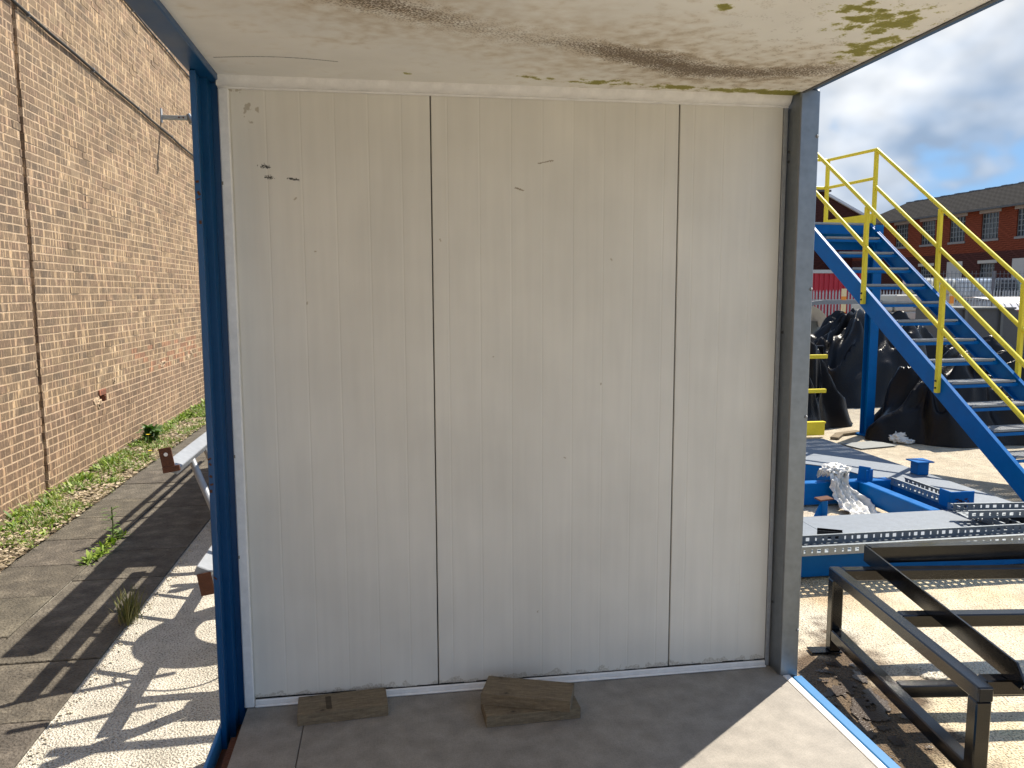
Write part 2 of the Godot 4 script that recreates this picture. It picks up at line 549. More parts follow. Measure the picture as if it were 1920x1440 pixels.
func brick_colour(rng: RandomNumberGenerator, y: float, z: float) -> Color:
	var pal := [Color(0.62, 0.46, 0.30), Color(0.57, 0.41, 0.27), Color(0.51, 0.37, 0.24), Color(0.72, 0.55, 0.37), Color(0.58, 0.41, 0.28), Color(0.64, 0.47, 0.31), Color(0.44, 0.33, 0.23)]
	var c: Color = pal[[0, 0, 1, 1, 2, 3, 4, 4, 5, 5, 6][rng.randi() % 11]]
	if y < 0.62: c = c.lerp(Color(0.52, 0.35, 0.25), 0.55)
	if y < 0.95 and y > 0.60 and z < -7.4 and rng.randf() < 0.38: c = c.lerp(Color(0.68, 0.33, 0.20), 0.6)
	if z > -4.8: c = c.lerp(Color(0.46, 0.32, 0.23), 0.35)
	var t := rng.randf_range(0.98, 1.20) * (1.0 + 0.22 * wall_noise.get_noise_2d(z * 1.3, y * 3.2))
	return Color(c.r * t * 1.02, c.g * t, c.b * t)

func build_brick_wall():
	var rng := RandomNumberGenerator.new(); rng.seed = 12
	var wall := thing("brick_wall", "tall sunlit wall of striped brown bricks beside the weedy path", "wall", Vector3(WX, G, -6.0))
	var H := 7.2
	var core := MB.new()
	var jz := -4.66
	core.bx(WX - 0.30, WX - 0.0009, 0.62, H, jz + 0.050, 7.0)
	core.bx(WX - 0.30, WX - 0.0009, 0.62, H, -26.0, jz - 0.050)
	obj("mortar_bed", core, mats.mortar, wall)
	var lowm := MB.new()
	lowm.bx(WX - 0.30, WX - 0.0006, G - 0.1, 0.619, jz + 0.050, 7.0)
	lowm.bx(WX - 0.30, WX - 0.0006, G - 0.1, 0.619, -6.10, jz - 0.050)
	lowm.bx(WX - 0.30, WX - 0.0006, G - 0.1, 0.619, -26.0, -6.36)
	lowm.bx(WX - 0.30, WX - 0.0006, G - 0.1, 0.450, -6.36, -6.10)
	lowm.bx(WX - 0.30, WX - 0.0006, 0.526, 0.619, -6.36, -6.10)
	lowm.bx(WX - 0.30, WX - 0.11, 0.450, 0.526, -6.36, -6.10)
	obj("mortar_bed", lowm, mats.mortar_pale, wall)
	var sealant := MB.new()
	for k in 95:
		var y := G + k * 0.078
		if rng.randf() < 0.2:
			sealant.bx(WX - 0.05, WX - rng.randf_range(0.02, 0.045), y, y + 0.079, jz - 0.0235, jz + 0.0235)
	obj("joint_filler", sealant, mats.mortar, wall)
	# unit bricks that many parts share
	var units := []
	for k in 14:
		var u := MB.new()
		u.col = brick_colour(rng, 0.2 if k < 5 else 2.0, -6.0)
		u.box(Vector3(-0.03 + 0.0, 0, 0), Vector3(0.06, 0.064, 0.2175), Basis(), 0.002)
		var um := u.mesh()
		um.surface_set_material(0, mats.brick)
		units.append(um)
	var stuff := MB.new()
	var parts := 0
	var cam := Vector3(0.6255, 1.6493, 3.1489)
	var picked := []
	var skipped := 0
	for row in 98:
		var y := G - 0.02 + row * 0.075 + 0.0325
		for seg in 2:
			var zend := 7.0 if seg == 0 else jz - 0.026
			var zstop := jz + 0.026 if seg == 0 else -26.0
			var z := zend - (0.1125 if row % 2 == 1 else 0.0) - (0.05 if seg == 1 else 0.0)
			if z < zend: z += 0.225
			if seg == 1: zend -= rng.randf_range(0.0, 0.018)
			else: zstop += rng.randf_range(0.0, 0.018)
			while z > zstop + 0.02:
				var za := minf(z, zend)
				var zb := maxf(z - 0.2185, zstop)
				z -= 0.225
				if za - zb < 0.03: continue
				var zc := (za + zb) / 2
				# knocked-out half brick with broken red neighbours
				if row == 9 and zc < -6.08 and zc > -6.34: continue
				var full := za - zb > 0.2184
				var px := cam.z - zc
				var near := full and zc < -4.0 and zc > -6.2 and y < 3.9
				# lean on the view: left edge of the picture
				if near and (zc + 4.0) < -0.02 and parts < 4000: picked.append([px, zc, y])
				else: add_brick(stuff, rng, za, zb, y, full)
	picked.sort_custom(func(p, q): return p[0] < q[0])
	for k in picked.size():
		var zc: float = picked[k][1]; var y: float = picked[k][2]
		if k < 300:
			var o := MeshInstance3D.new()
			o.name = "brick"
			o.mesh = units[rng.randi() % 5] if y < 0.62 else units[5 + rng.randi() % 9]
			wall.add_child(o, true)
			o.position = Vector3(WX + rng.randf_range(0.0, 0.0016), y + rng.randf_range(-0.0012, 0.0012), zc) - wall.position
			o.rotation = Vector3(rng.randf_range(-0.008, 0.008), rng.randf_range(-0.008, 0.008), 0)
		else:
			add_brick(stuff, rng, zc + 0.1092, zc - 0.1092, y, true)
	var so := obj("brickwork", stuff, mats.brick, wall)
	so.set_meta("kind", "stuff")
	# lumps of white mortar and red brick faces round the old fixing holes
	var lump := MB.new()
	lump.col = Color(1.25, 1.25, 1.25)
	for q in [[0.50, -6.03], [0.44, -6.1], [0.655, -6.62], [0.69, -8.75], [0.66, -8.6], [0.72, -10.3], [0.66, -10.1]]:
		for k in 5:
			var s := rng.randf_range(0.02, 0.055)
			lump.box(Vector3(WX + 0.002, q[0] + rng.randf_range(-0.03, 0.03), q[1] + rng.randf_range(-0.07, 0.07)), Vector3(0.012, s, s * 1.3), Basis(Vector3.RIGHT, rng.randf()), 0.005)
	obj("mortar_smear", lump, mats.mortar_pale, wall)
	var redb := MB.new()
	redb.col = Color(0.62, 0.24, 0.15)
	redb.box(Vector3(WX - 0.03, 0.488, -6.33), Vector3(0.06, 0.062, 0.07), Basis(Vector3.UP, 0.35), 0.006)
	redb.box(Vector3(WX + 0.004, 0.563, -6.20), Vector3(0.03, 0.064, 0.20), Basis(), 0.006)
	obj("broken_brick", redb, mats.brick, wall)
	# cables clipped along the wall
	var cab := func(pts: Array, r: float, label: String):
		var o := thing("wall_cable", label, "cable", pts[0])
		var m := MB.new(); m.col = Color.WHITE
		m.tube(pts, r, 8)
		obj("sheath", m, mats.rubber, o)
		for k in range(1, pts.size() - 1, 3):
			var cm := MB.new()
			cm.box(pts[k] + Vector3(-0.004, 0.004, 0), Vector3(0.03, r * 2 + 0.016, 0.012), Basis(), 0.002)
			obj("clip", cm, mats.galv_dull, o)
	var run := func(y0: float, z0: float, y1: float, z1: float, r: float) -> Array:
		var pts := []
		for k in 29:
			var t := k / 28.0
			pts.append(Vector3(WX + 0.004 + r + 0.006 * absf(sin(k * 1.9)), lerpf(y0, y1, t) - 0.014 * absf(sin(t * PI * 9.0)), lerpf(z0, z1, t)))
		return pts
	cab.call(run.call(4.37, 0.4, 3.80, -14.5, 0.015), 0.015, "lower thick black cable clipped in shallow swags across the brick wall")
	cab.call(run.call(5.46, 0.4, 5.12, -14.5, 0.011), 0.011, "upper thin black cable running high along the brick wall")
	# bracket lamp
	var L := thing("wall_light", "small pale floodlight on a bracket arm fixed to the brick wall", "light", Vector3(WX, 4.17, -9.25))
	var pl := MB.new()
	pl.bx(WX, WX + 0.012, 4.10, 4.30, -9.30, -9.22, 0.003)
	obj("back_plate", pl, mats.galv_dull, L)
	var arm := MB.new()
	arm.col = Color(1.1, 1.0, 0.9)
	arm.bx(WX + 0.012, WX + 0.36, 4.145, 4.205, -9.29, -9.235, 0.004)
	obj("arm", arm, mats.galv_dull, L)
	var hd := MB.new()
	hd.tube([Vector3(WX + 0.37, 4.23, -9.26), Vector3(WX + 0.40, 4.17, -9.26), Vector3(WX + 0.43, 4.10, -9.26)], 0.03, 14, true, 0.05)
	obj("lamp_head", hd, mats.galv, L)
	for q in [0.25, 0.31]:
		var bo := MB.new()
		bo.tube([Vector3(WX + q, 4.175, -9.235), Vector3(WX + q, 4.175, -9.225)], 0.012, 8)
		obj("bolt", bo, mats.rust, L)

func add_brick(mb: MB, rng: RandomNumberGenerator, za: float, zb: float, y: float, _full: bool):
	mb.col = brick_colour(rng, y, (za + zb) / 2)
	var x1 := WX + rng.randf_range(-0.0004, 0.0012) + (0.004 if rng.randf() < 0.06 else 0.0)
	var h := 0.0320 + rng.randf_range(-0.0014, 0.0006)
	var x0 := WX - 0.03
	var a := Vector3(x1, y - h, za); var b := Vector3(x1, y - h, zb); var c := Vector3(x1, y + h, zb); var d := Vector3(x1, y + h, za)
	var k := Vector3(x0 - x1, 0, 0)
	mb.quad(a, b, c, d, Vector3.RIGHT)
	mb.quad(d, c, c + k, d + k, Vector3.UP)
	mb.quad(a, b, b + k, a + k, Vector3.DOWN)
	mb.quad(a, d, d + k, a + k, Vector3.BACK)
	mb.quad(b, c, c + k, b + k, Vector3.FORWARD)

# ------------------------------------------------------------------ the cabin
func panel_texture() -> ImageTexture:
	var W := 1024; var H := 1024
	var big := nz(W, H, 81, 0.004, 4)
	var strk := nz(W, H, 83, 0.05, 3, 1, 16)
	var speck := nz(W, H, 85, 0.22, 2)
	var dirt := nz(W, H, 87, 0.03, 4)
	var t := tex_of(W, H, func(x, y, i):
		var k: float = 0.93 + 0.05 * (big[i] / 255.0 - 0.5) + 0.025 * (strk[i] / 255.0 - 0.5)
		var c := Color(k, k * 0.985, k * 0.955)
		if speck[i] > 238 and dirt[i] > 150: c = c * 0.92
		# splash dirt with a ragged upper edge above the skirting
		var h: float = (H - y) / float(H) * 2.44
		if h < 0.035 + 0.05 * (dirt[i] / 255.0 - 0.3): c = c.lerp(Color(0.55, 0.49, 0.40), 0.35 * clampf(speck[i] / 140.0 - 0.3, 0.0, 1.0))
		# grime in the top left corner
		if dirt[i] > 165 and x < 75 and h > 2.28: c = c.lerp(Color(0.62, 0.57, 0.48), 0.5)
		return c)
	var im := t.get_image()
	# scuffs: u runs over 2.25 m, v down 2.44 m
	var rng := RandomNumberGenerator.new(); rng.seed = 31
	var mark := func(x: float, y: float, dx: float, dy: float, w: float, col: Color):
		for k in 90:
			var f := rng.randf()
			var px := int((x + dx * f + rng.randfn(0, w)) / 2.25 * W)
			var py := int((2.44 - (y + dy * f + rng.randfn(0, w * 0.6))) / 2.44 * H)
			if px > 0 and px < W - 1 and py > 0 and py < H - 1: im.set_pixel(px, py, im.get_pixel(px, py).lerp(col, 0.8))
	mark.call(0.165, 2.125, 0.03, -0.005, 0.006, Color(0.12, 0.12, 0.11))
	mark.call(0.178, 2.085, 0.025, -0.004, 0.004, Color(0.16, 0.16, 0.15))
	mark.call(0.262, 2.080, 0.04, -0.005, 0.0025, Color(0.15, 0.15, 0.13))
	mark.call(1.22, 2.155, 0.06, 0.013, 0.0015, Color(0.55, 0.5, 0.42))
	mark.call(1.13, 2.06, 0.03, -0.01, 0.002, Color(0.6, 0.55, 0.47))
	for k in 9:
		mark.call(rng.randf_range(0.1, 2.2), rng.randf_range(0.1, 2.38), rng.randf_range(-0.008, 0.008), rng.randf_range(-0.012, 0.012), 0.0008, Color(0.76, 0.72, 0.65))
	return ImageTexture.create_from_image(im)

func ceiling_texture() -> ImageTexture:
	var W := 1024; var H := 1024     # u: x over 2.24 m from 0.03; v: z over 2.0 m
	var big := nz(W, H, 91, 0.006, 5)
	var mid := nz(W, H, 93, 0.028, 4)
	var fine := nz(W, H, 95, 0.20, 3)
	var gr := nz(W, H, 97, 0.45, 2)
	var band := [Vector2(-0.1, 1.25), Vector2(0.30, 1.02), Vector2(0.588, 0.86), Vector2(0.80, 0.74), Vector2(0.95, 0.645), Vector2(1.09, 0.587), Vector2(1.257, 0.555), Vector2(1.40, 0.489), Vector2(1.58, 0.403), Vector2(1.70, 0.335), Vector2(1.93, 0.318), Vector2(2.115, 0.365), Vector2(2.3, 0.43)]
	var dark := [0.05, 0.25, 0.75, 0.55, 0.35, 0.4, 0.6, 0.95, 1.0, 1.0, 0.9, 0.75, 0.5]
	var algae := [[0.709, 0.143, 0.03, 0.02, 1.0], [1.18, 0.15, 0.10, 0.03, 0.8], [1.45, 0.12, 0.20, 0.05, 0.75], [1.75, 0.095, 0.12, 0.04, 1.0], [2.02, 0.085, 0.20, 0.04, 1.0], [2.20, 0.075, 0.10, 0.05, 1.25], [1.57, 0.954, 0.045, 0.035, 0.75], [2.08, 0.90, 0.16, 0.14, 0.9], [2.20, 0.66, 0.11, 0.18, 0.85], [1.95, 1.0, 0.1, 0.08, 0.8]]
	return tex_of(W, H, func(px, py, i):
		var x: float = 0.03 + px / float(W) * 2.24
		var z: float = py / float(H) * 2.0
		var b: float = big[i] / 255.0; var m: float = mid[i] / 255.0; var f: float = fine[i] / 255.0; var g: float = gr[i] / 255.0
		var k: float = 0.98 + 0.05 * (b - 0.5)
		var c := Color(k, k * 0.985, k * 0.955)
		c = c.lerp(Color(0.74, 0.66, 0.52), 0.16 * clampf((m - 0.55) * 3.0, 0.0, 1.0) * clampf((b - 0.4) * 3.0, 0.0, 1.0))
		# mould band
		var dist := 9.0; var amt := 0.0
		for s in band.size() - 1:
			var a: Vector2 = band[s]; var e: Vector2 = band[s + 1]
			var t: float = clampf((Vector2(x, z) - a).dot(e - a) / (e - a).length_squared(), 0.0, 1.0)
			var q: float = (a.lerp(e, t)).distance_to(Vector2(x, z))
			if q < dist:
				dist = q; amt = lerpf(dark[s], dark[s + 1], t)
		var wide: float = 0.06 + 0.09 * b + 0.05 * m
		var halo: float = clampf(1.25 - dist / (wide * 2.6), 0.0, 1.0) * clampf(0.35 + 1.2 * (m - 0.3), 0.0, 1.0)
		c = c.lerp(Color(0.72, 0.63, 0.51), 0.7 * halo * minf(1.0, amt + 0.2))
		var core: float = clampf(1.1 - dist / wide, 0.0, 1.0) * amt
		if f * 0.65 + g * 0.35 < 0.28 + 0.36 * core: c = c.lerp(Color(0.36, 0.29, 0.22), clampf(core * 1.3, 0.0, 0.8))
		# specks of mould over the right half
		var area: float = clampf((x - 1.2) / 0.9, 0.0, 1.0) * clampf(1.15 - z / 1.3, 0.0, 1.0)
		if m > 0.60 and f > 0.60 and g > 0.45: c = c.lerp(Color(0.40, 0.36, 0.30), 0.75 * area)
		# algae
		for q in algae:
			var d: float = Vector2((x - q[0]) / q[2], (z - q[1]) / q[3]).length()
			if d < 1.7:
				var s2: float = clampf(1.5 - d, 0.0, 1.0) * q[4]
				var edge: float = s2 + 1.1 * (m - 0.5) + 0.45 * (f - 0.5) + 0.2 * (g - 0.5)
				if edge > 0.68: c = c.lerp(Color(0.52, 0.50, 0.10) * (0.8 + 0.4 * f), clampf((edge - 0.64) * 4.0, 0.0, 0.9))
		# lifted skin of the ceiling panel near the left end
		var arc: float = 0.255 + 0.03 * sin((x - 0.08) / 0.40 * PI)
		if x > 0.06 and x < 0.47 and absf(z - arc) < 0.0035: c = c * 0.55
		return c)

func floor_texture() -> Array:
	var N := 1024         # 0.8 m square
	var a := nz(N, N, 101, 0.006, 5)
	var b := nz(N, N, 103, 0.05, 4)
	var g := nz(N, N, 105, 0.35, 2)
	var bump := PackedByteArray(); bump.resize(N * N)
	var px := 24.0 / 800.0 * N       # ring pitch 24 mm
	var alb := tex_of(N, N, func(x, y, i):
		var row := int(floor(y / (px * 0.853)))
		var fx: float = fposmod(x - (px * 0.5 if row % 2 else 0.0), px) - px * 0.5
		var fy: float = y - (row + 0.5) * px * 0.853
		var r := sqrt(fx * fx + fy * fy) / px
		var ring: float = smoothstep(0.07, 0.0, absf(r - 0.36))
		bump[i] = clampi(int(90.0 + 70.0 * ring + 0.35 * (g[i] - 128)), 0, 255)
		var t: float = 0.84 + 0.16 * (a[i] / 255.0 - 0.5) + 0.12 * (b[i] / 255.0 - 0.5) + 0.08 * (g[i] / 255.0 - 0.5) + 0.05 * ring
		if b[i] > 190: t *= 0.9
		return Color(t, t * 0.975, t * 0.93))
	return [alb, normal_of(bump, N, N, 2.0)]

func build_cabin():
	var pm := StandardMaterial3D.new()
	pm.resource_name = "cream_panel"
	pm.albedo_color = lin(0.77, 0.775, 0.755); pm.roughness = 0.45
	pm.albedo_texture = panel_texture()
	var cm := StandardMaterial3D.new()
	cm.resource_name = "ceiling_skin"
	cm.albedo_color = lin(0.90, 0.925, 0.945); cm.roughness = 0.6
	cm.albedo_texture = ceiling_texture()
	var ft := floor_texture()
	var fm := mat("floor_vinyl", lin(0.355, 0.345, 0.335), 0.62, 0.0, 0.8, ft[0], ft[1], 0.5)
	var C := thing("site_cabin", "open-sided steel cabin shell with cream rear panels, blue left post and mouldy ceiling", "cabin", Vector3(1.15, G, 1.4))
	# rear wall: three sandwich panels with shallow vertical flutes
	for q in [[0.03, 0.7982], [0.8018, 1.7982], [1.8018, 2.245]]:
		var m := MB.new()
		var prof := [[q[0], -0.006], [q[0] + 0.002, 0.0]]
		var x: float = floorf(q[0] * 10.0) / 10.0 + 0.0625
		while x < q[1] - 0.03:
			prof.append_array([[x - 0.005, 0.0], [x, -0.0008], [x + 0.005, 0.0]])
			x += 0.125
		prof.append_array([[q[1] - 0.002, 0.0], [q[1], -0.006]])
		for k in prof.size() - 1:
			var a: Array = prof[k]; var b: Array = prof[k + 1]
			var ua: float = a[0] / 2.25; var ub: float = b[0] / 2.25
			m.quad(Vector3(a[0], 0.0, a[1]), Vector3(b[0], 0.0, b[1]), Vector3(b[0], 2.44, b[1]), Vector3(a[0], 2.44, a[1]), Vector3.BACK,
				[Vector2(ua, 1), Vector2(ub, 1), Vector2(ub, 0), Vector2(ua, 0)])
		m.bx(q[0], q[1], 0.0, 2.44, -0.06, -0.0061)
		obj("wall_panel", m, pm, C)
	var gapm := MB.new()
	for x in [0.8, 1.8]: gapm.bx(x - 0.0017, x + 0.0017, 0.0, 2.44, -0.05, -0.008)
	obj("joint_seal", gapm, mats.rubber, C)
	# cove, skirting and corner trim
	var cove := MB.new()
	var cp := []
	for k in 9:
		var a := k / 8.0 * PI / 2
		cp.append(Vector2(0.004 + 0.034 * sin(a) , 2.404 + 0.036 * (1.0 - cos(a))))
	for k in 8:
		cove.quad(Vector3(0.022, cp[k].y, cp[k].x), Vector3(2.262, cp[k].y, cp[k].x), Vector3(2.262, cp[k + 1].y, cp[k + 1].x), Vector3(0.022, cp[k + 1].y, cp[k + 1].x), Vector3(0, -0.5, 1))
	cove.bx(0.022, 2.262, 2.398, 2.405, 0.001, 0.009, 0.001)
	cove.bx(0.022, 0.0225, 2.405, 2.4385, 0.001, 0.03)
	obj("cove_moulding", cove, mats.pvc, C)
	var sk := MB.new()
	sk.bx(0.064, 2.244, 0.003, 0.028, 0.001, 0.012, 0.004)
	sk.bx(0.064, 2.244, 0.001, 0.010, 0.0125, 0.024, 0.004)
	obj("skirting", sk, mats.pvc, C)
	var sg := MB.new()
	var grng := RandomNumberGenerator.new(); grng.seed = 6
	for k in 44:
		var gx := 0.066 + k * 0.0495
		sg.bx(gx, gx + 0.0495, 0.0285, 0.030 + grng.randf() * 0.004, 0.0008, 0.004)
	obj("skirting_gap", sg, mats.rubber, C)
	var ct := MB.new()
	ct.bx(0.024, 0.062, 0.001, 2.397, 0.001, 0.020, 0.004)
	ct.col = Color(0.25, 0.22, 0.18)
	for y in [2.05, 1.02, 0.62]: ct.bx(0.026, 0.031, y, y + 0.012, 0.0203, 0.0215)
	obj("corner_trim", ct, mats.pvc, C)
	var rt := MB.new()
	rt.bx(2.2455, 2.264, 0.001, 2.397, -0.01, 0.006, 0.002)
	obj("corner_trim", rt, mats.galv_dull, C)
	# ceiling
	var ce := MB.new()
	ce.quad(Vector3(0.03, 2.44, 0.0), Vector3(2.27, 2.44, 0.0), Vector3(2.27, 2.44, 3.0), Vector3(0.03, 2.44, 3.0), Vector3.DOWN,
		[Vector2(0, 0), Vector2(1, 0), Vector2(1, 1.5), Vector2(0, 1.5)])
	obj("ceiling", ce, cm, C)
	var rf := MB.new()
	rf.bx(0.031, 2.269, 2.442, 2.56, -0.05, 2.999)
	obj("roof_panel", rf, mats.galv_dull, C)
	var wl := MB.new(); wl.bx(-0.05, 0.0295, 2.42, 2.60, -0.06, 3.06, 0.004)
	obj("roof_beam", wl, mats.cabin_blue, C)
	var wr := MB.new(); wr.bx(2.285, 2.345, 2.455, 2.60, -0.06, 3.06, 0.004)
	obj("roof_beam", wr, mats.cabin_blue, C)
	var edge := MB.new(); edge.col = Color(0.35, 0.35, 0.35)
	edge.bx(2.2705, 2.284, 2.436, 2.50, 0.0, 3.0)
	obj("roof_edging", edge, mats.galv_dull, C)
	# posts
	var lp := MB.new()
	lp.bx(-0.038, -0.017, -0.199, 2.419, 0.160, 0.172, 0.003)
	lp.bx(-0.038, -0.026, -0.199, 2.419, -0.05, 0.1599)
	lp.bx(-0.0259, 0.0225, -0.199, 2.419, -0.05, 0.0)
	lp.bx(-0.0259, -0.002, -0.199, 2.419, 0.0001, 0.07)
	obj("post", lp, mats.cabin_blue, C)
	var rng := RandomNumberGenerator.new(); rng.seed = 3
	for y in [2.04, 2.0, 1.98, 1.9, 1.05, 1.03, 0.985, 0.955, 0.60, 0.93]:
		var chips := MB.new(); chips.col = Color(0.8, 0.8, 0.8)
		chips.box(Vector3(-0.0275 + rng.randf_range(-0.005, 0.005), y, 0.1722), Vector3(rng.randf_range(0.005, 0.014), rng.randf_range(0.004, 0.016), 0.0012), Basis(Vector3.BACK, rng.randf()), 0.0004)
		obj("rust_chip", chips, mats.rust, C)
	var gp := MB.new()
	gp.bx(2.266, 2.350, -0.035, 2.452, -0.05, 0.10, 0.005)
	obj("post", gp, mats.galv, C)
	for y in [2.27, 1.66, 1.13, 0.20]:
		var sc := MB.new()
		sc.tube([Vector3(2.341, y, 0.1003), Vector3(2.341, y, 0.1035), Vector3(2.341, y, 0.1045)], 0.0075, 10, true, 0.004)
		obj("screw", sc, mats.galv_dull, C)
	for y in [2.18, 2.22, 1.48, 0.3]:
		var sc := MB.new(); sc.col = Color(0.2, 0.2, 0.2)
		sc.tube([Vector3(2.2655, y, 0.02), Vector3(2.2615, y, 0.02)], 0.006, 8)
		obj("screw", sc, mats.galv_dull, C)
	var np := MB.new(); np.bx(-0.036, 0.02, -0.199, 2.419, 2.9, 3.05, 0.004)
	obj("post", np, mats.cabin_blue, C)
	var nq := MB.new(); nq.bx(2.266, 2.350, -0.199, 2.452, 2.95, 3.05, 0.004)
	obj("post", nq, mats.galv, C)
	# floor
	for q in [[0.034, 0.2685], [0.2715, 2.276]]:
		var f := MB.new(); f.bx(q[0], q[1], -0.028, 0.0, -0.05, 3.2, 0.0015)
		obj("floor_sheet", f, fm, C)
	var es := MB.new(); es.bx(2.279, 2.311, -0.03, 0.001, 0.10, 3.2, 0.002)
	obj("floor_edging", es, mats.pvc, C)
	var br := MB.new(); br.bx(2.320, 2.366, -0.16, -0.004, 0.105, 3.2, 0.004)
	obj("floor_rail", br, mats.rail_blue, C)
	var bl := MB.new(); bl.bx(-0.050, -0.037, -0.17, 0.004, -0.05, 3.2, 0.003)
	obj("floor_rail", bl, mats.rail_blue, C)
	var ru := MB.new()
	ru.bx(-0.0019, 0.0335, -0.199, -0.075, 0.0002, 0.172)
	ru.bx(-0.0365, 0.0335, -0.10, -0.075, 0.173, 3.2)
	ru.bx(0.0, 0.0335, -0.075, -0.03, 0.173, 3.2)
	obj("rusty_channel", ru, mats.rust, C)
	var jo := MB.new()
	for z in [0.0, 0.6, 1.2, 1.8, 2.4, 3.0]: jo.bx(0.035, 2.318, -0.16, -0.03, z - 0.03, z + 0.03)
	jo.bx(0.0, 2.318, -0.16, -0.03, -0.049, -0.031)
	obj("floor_joist", jo, mats.black_steel, C)
	for z in [0.0, 3.0]:
		for x in [0.06, 2.28]:
			var ft2 := MB.new(); ft2.bx(x - 0.05, x + 0.05, G - 0.014, -0.161, z - 0.02, z + 0.08)
			obj("foot", ft2, mats.timber, C)

func build_timber_offcuts():
	var put := func(label: String, ce: Vector3, s: Vector3, turn: float):
		var m := MB.new()
		m.box(Vector3.ZERO, s, Basis(), 0.0015)
		var o := MeshInstance3D.new()
		o.name = numbered("timber_offcut")
		o.mesh = m.mesh(Vector3(0, -s.y / 2, 0)); o.mesh.surface_set_material(0, mats.timber)
		add_child(o)
		o.position = ce; o.rotation.y = turn
		tag(o, label, "wood block", "timber offcuts on the cabin floor")
		return o
	var a = put.call("weathered timber offcut lying alone by the skirting near the blue post", Vector3(0.415, 0.0005, 0.105), Vector3(0.345, 0.045, 0.145), 0.075)
	var nk := MB.new()   # saw kerf with an old nail plate mark
	nk.col = Color(0.35, 0.33, 0.3)
	nk.box(Vector3(-0.055, 0.0455, 0.0), Vector3(0.022, 0.0012, 0.10), Basis(Vector3.UP, 0.05))
	nk.box(Vector3(-0.055, 0.0462, 0.02), Vector3(0.012, 0.001, 0.03), Basis(Vector3.UP, 0.05))
	var no := MeshInstance3D.new(); no.name = "notch"; no.mesh = nk.mesh(); no.mesh.surface_set_material(0, mats.timber)
	a.add_child(no, true)
	var low = put.call("lower of the two crossed timber offcuts stacked by the rear wall", Vector3(1.145, 0.0005, 0.236), Vector3(0.372, 0.045, 0.145), 0.03)
	put.call("upper of the two crossed timber offcuts stacked by the rear wall", Vector3(1.142, 0.046, 0.208), Vector3(0.352, 0.045, 0.150), -0.335)

# ------------------------------------------------------------------ far buildings
# wall with rectangular openings in the plane o + s*S + y*UP; openings [s0, y0, s1, y1]
func wall_open(mb: MB, o: Vector3, S: Vector3, out: Vector3, s0: float, s1: float, y0: float, y1: float, holes: Array, depth: float):
	var ss := [s0, s1]; var ys := [y0, y1]
	for h in holes:
		for k in [0, 2]:
			if not ss.has(h[k]): ss.append(h[k])
		for k in [1, 3]:
			if not ys.has(h[k]): ys.append(h[k])
	ss.sort(); ys.sort()
	var at := func(s: float, y: float) -> Vector3: return o + S * s + Vector3.UP * y
	for i in ss.size() - 1:
		for j in ys.size() - 1:
			var cs: float = (ss[i] + ss[i + 1]) / 2; var cy: float = (ys[j] + ys[j + 1]) / 2
			var open := false
			for h in holes:
				if cs > h[0] and cs < h[2] and cy > h[1] and cy < h[3]: open = true
			if not open: mb.quad(at.call(ss[i], ys[j]), at.call(ss[i + 1], ys[j]), at.call(ss[i + 1], ys[j + 1]), at.call(ss[i], ys[j + 1]), out)
	for h in holes:
		var a: Vector3 = at.call(h[0], h[1]); var b: Vector3 = at.call(h[2], h[1]); var c: Vector3 = at.call(h[2], h[3]); var d: Vector3 = at.call(h[0], h[3])
		var k := -out * depth
		mb.quad(a, b, b + k, a + k, Vector3.UP)
		mb.quad(d, c, c + k, d + k, Vector3.DOWN)
		mb.quad(a, d, d + k, a + k, S)
		mb.quad(b, c, c + k, b + k, -S)

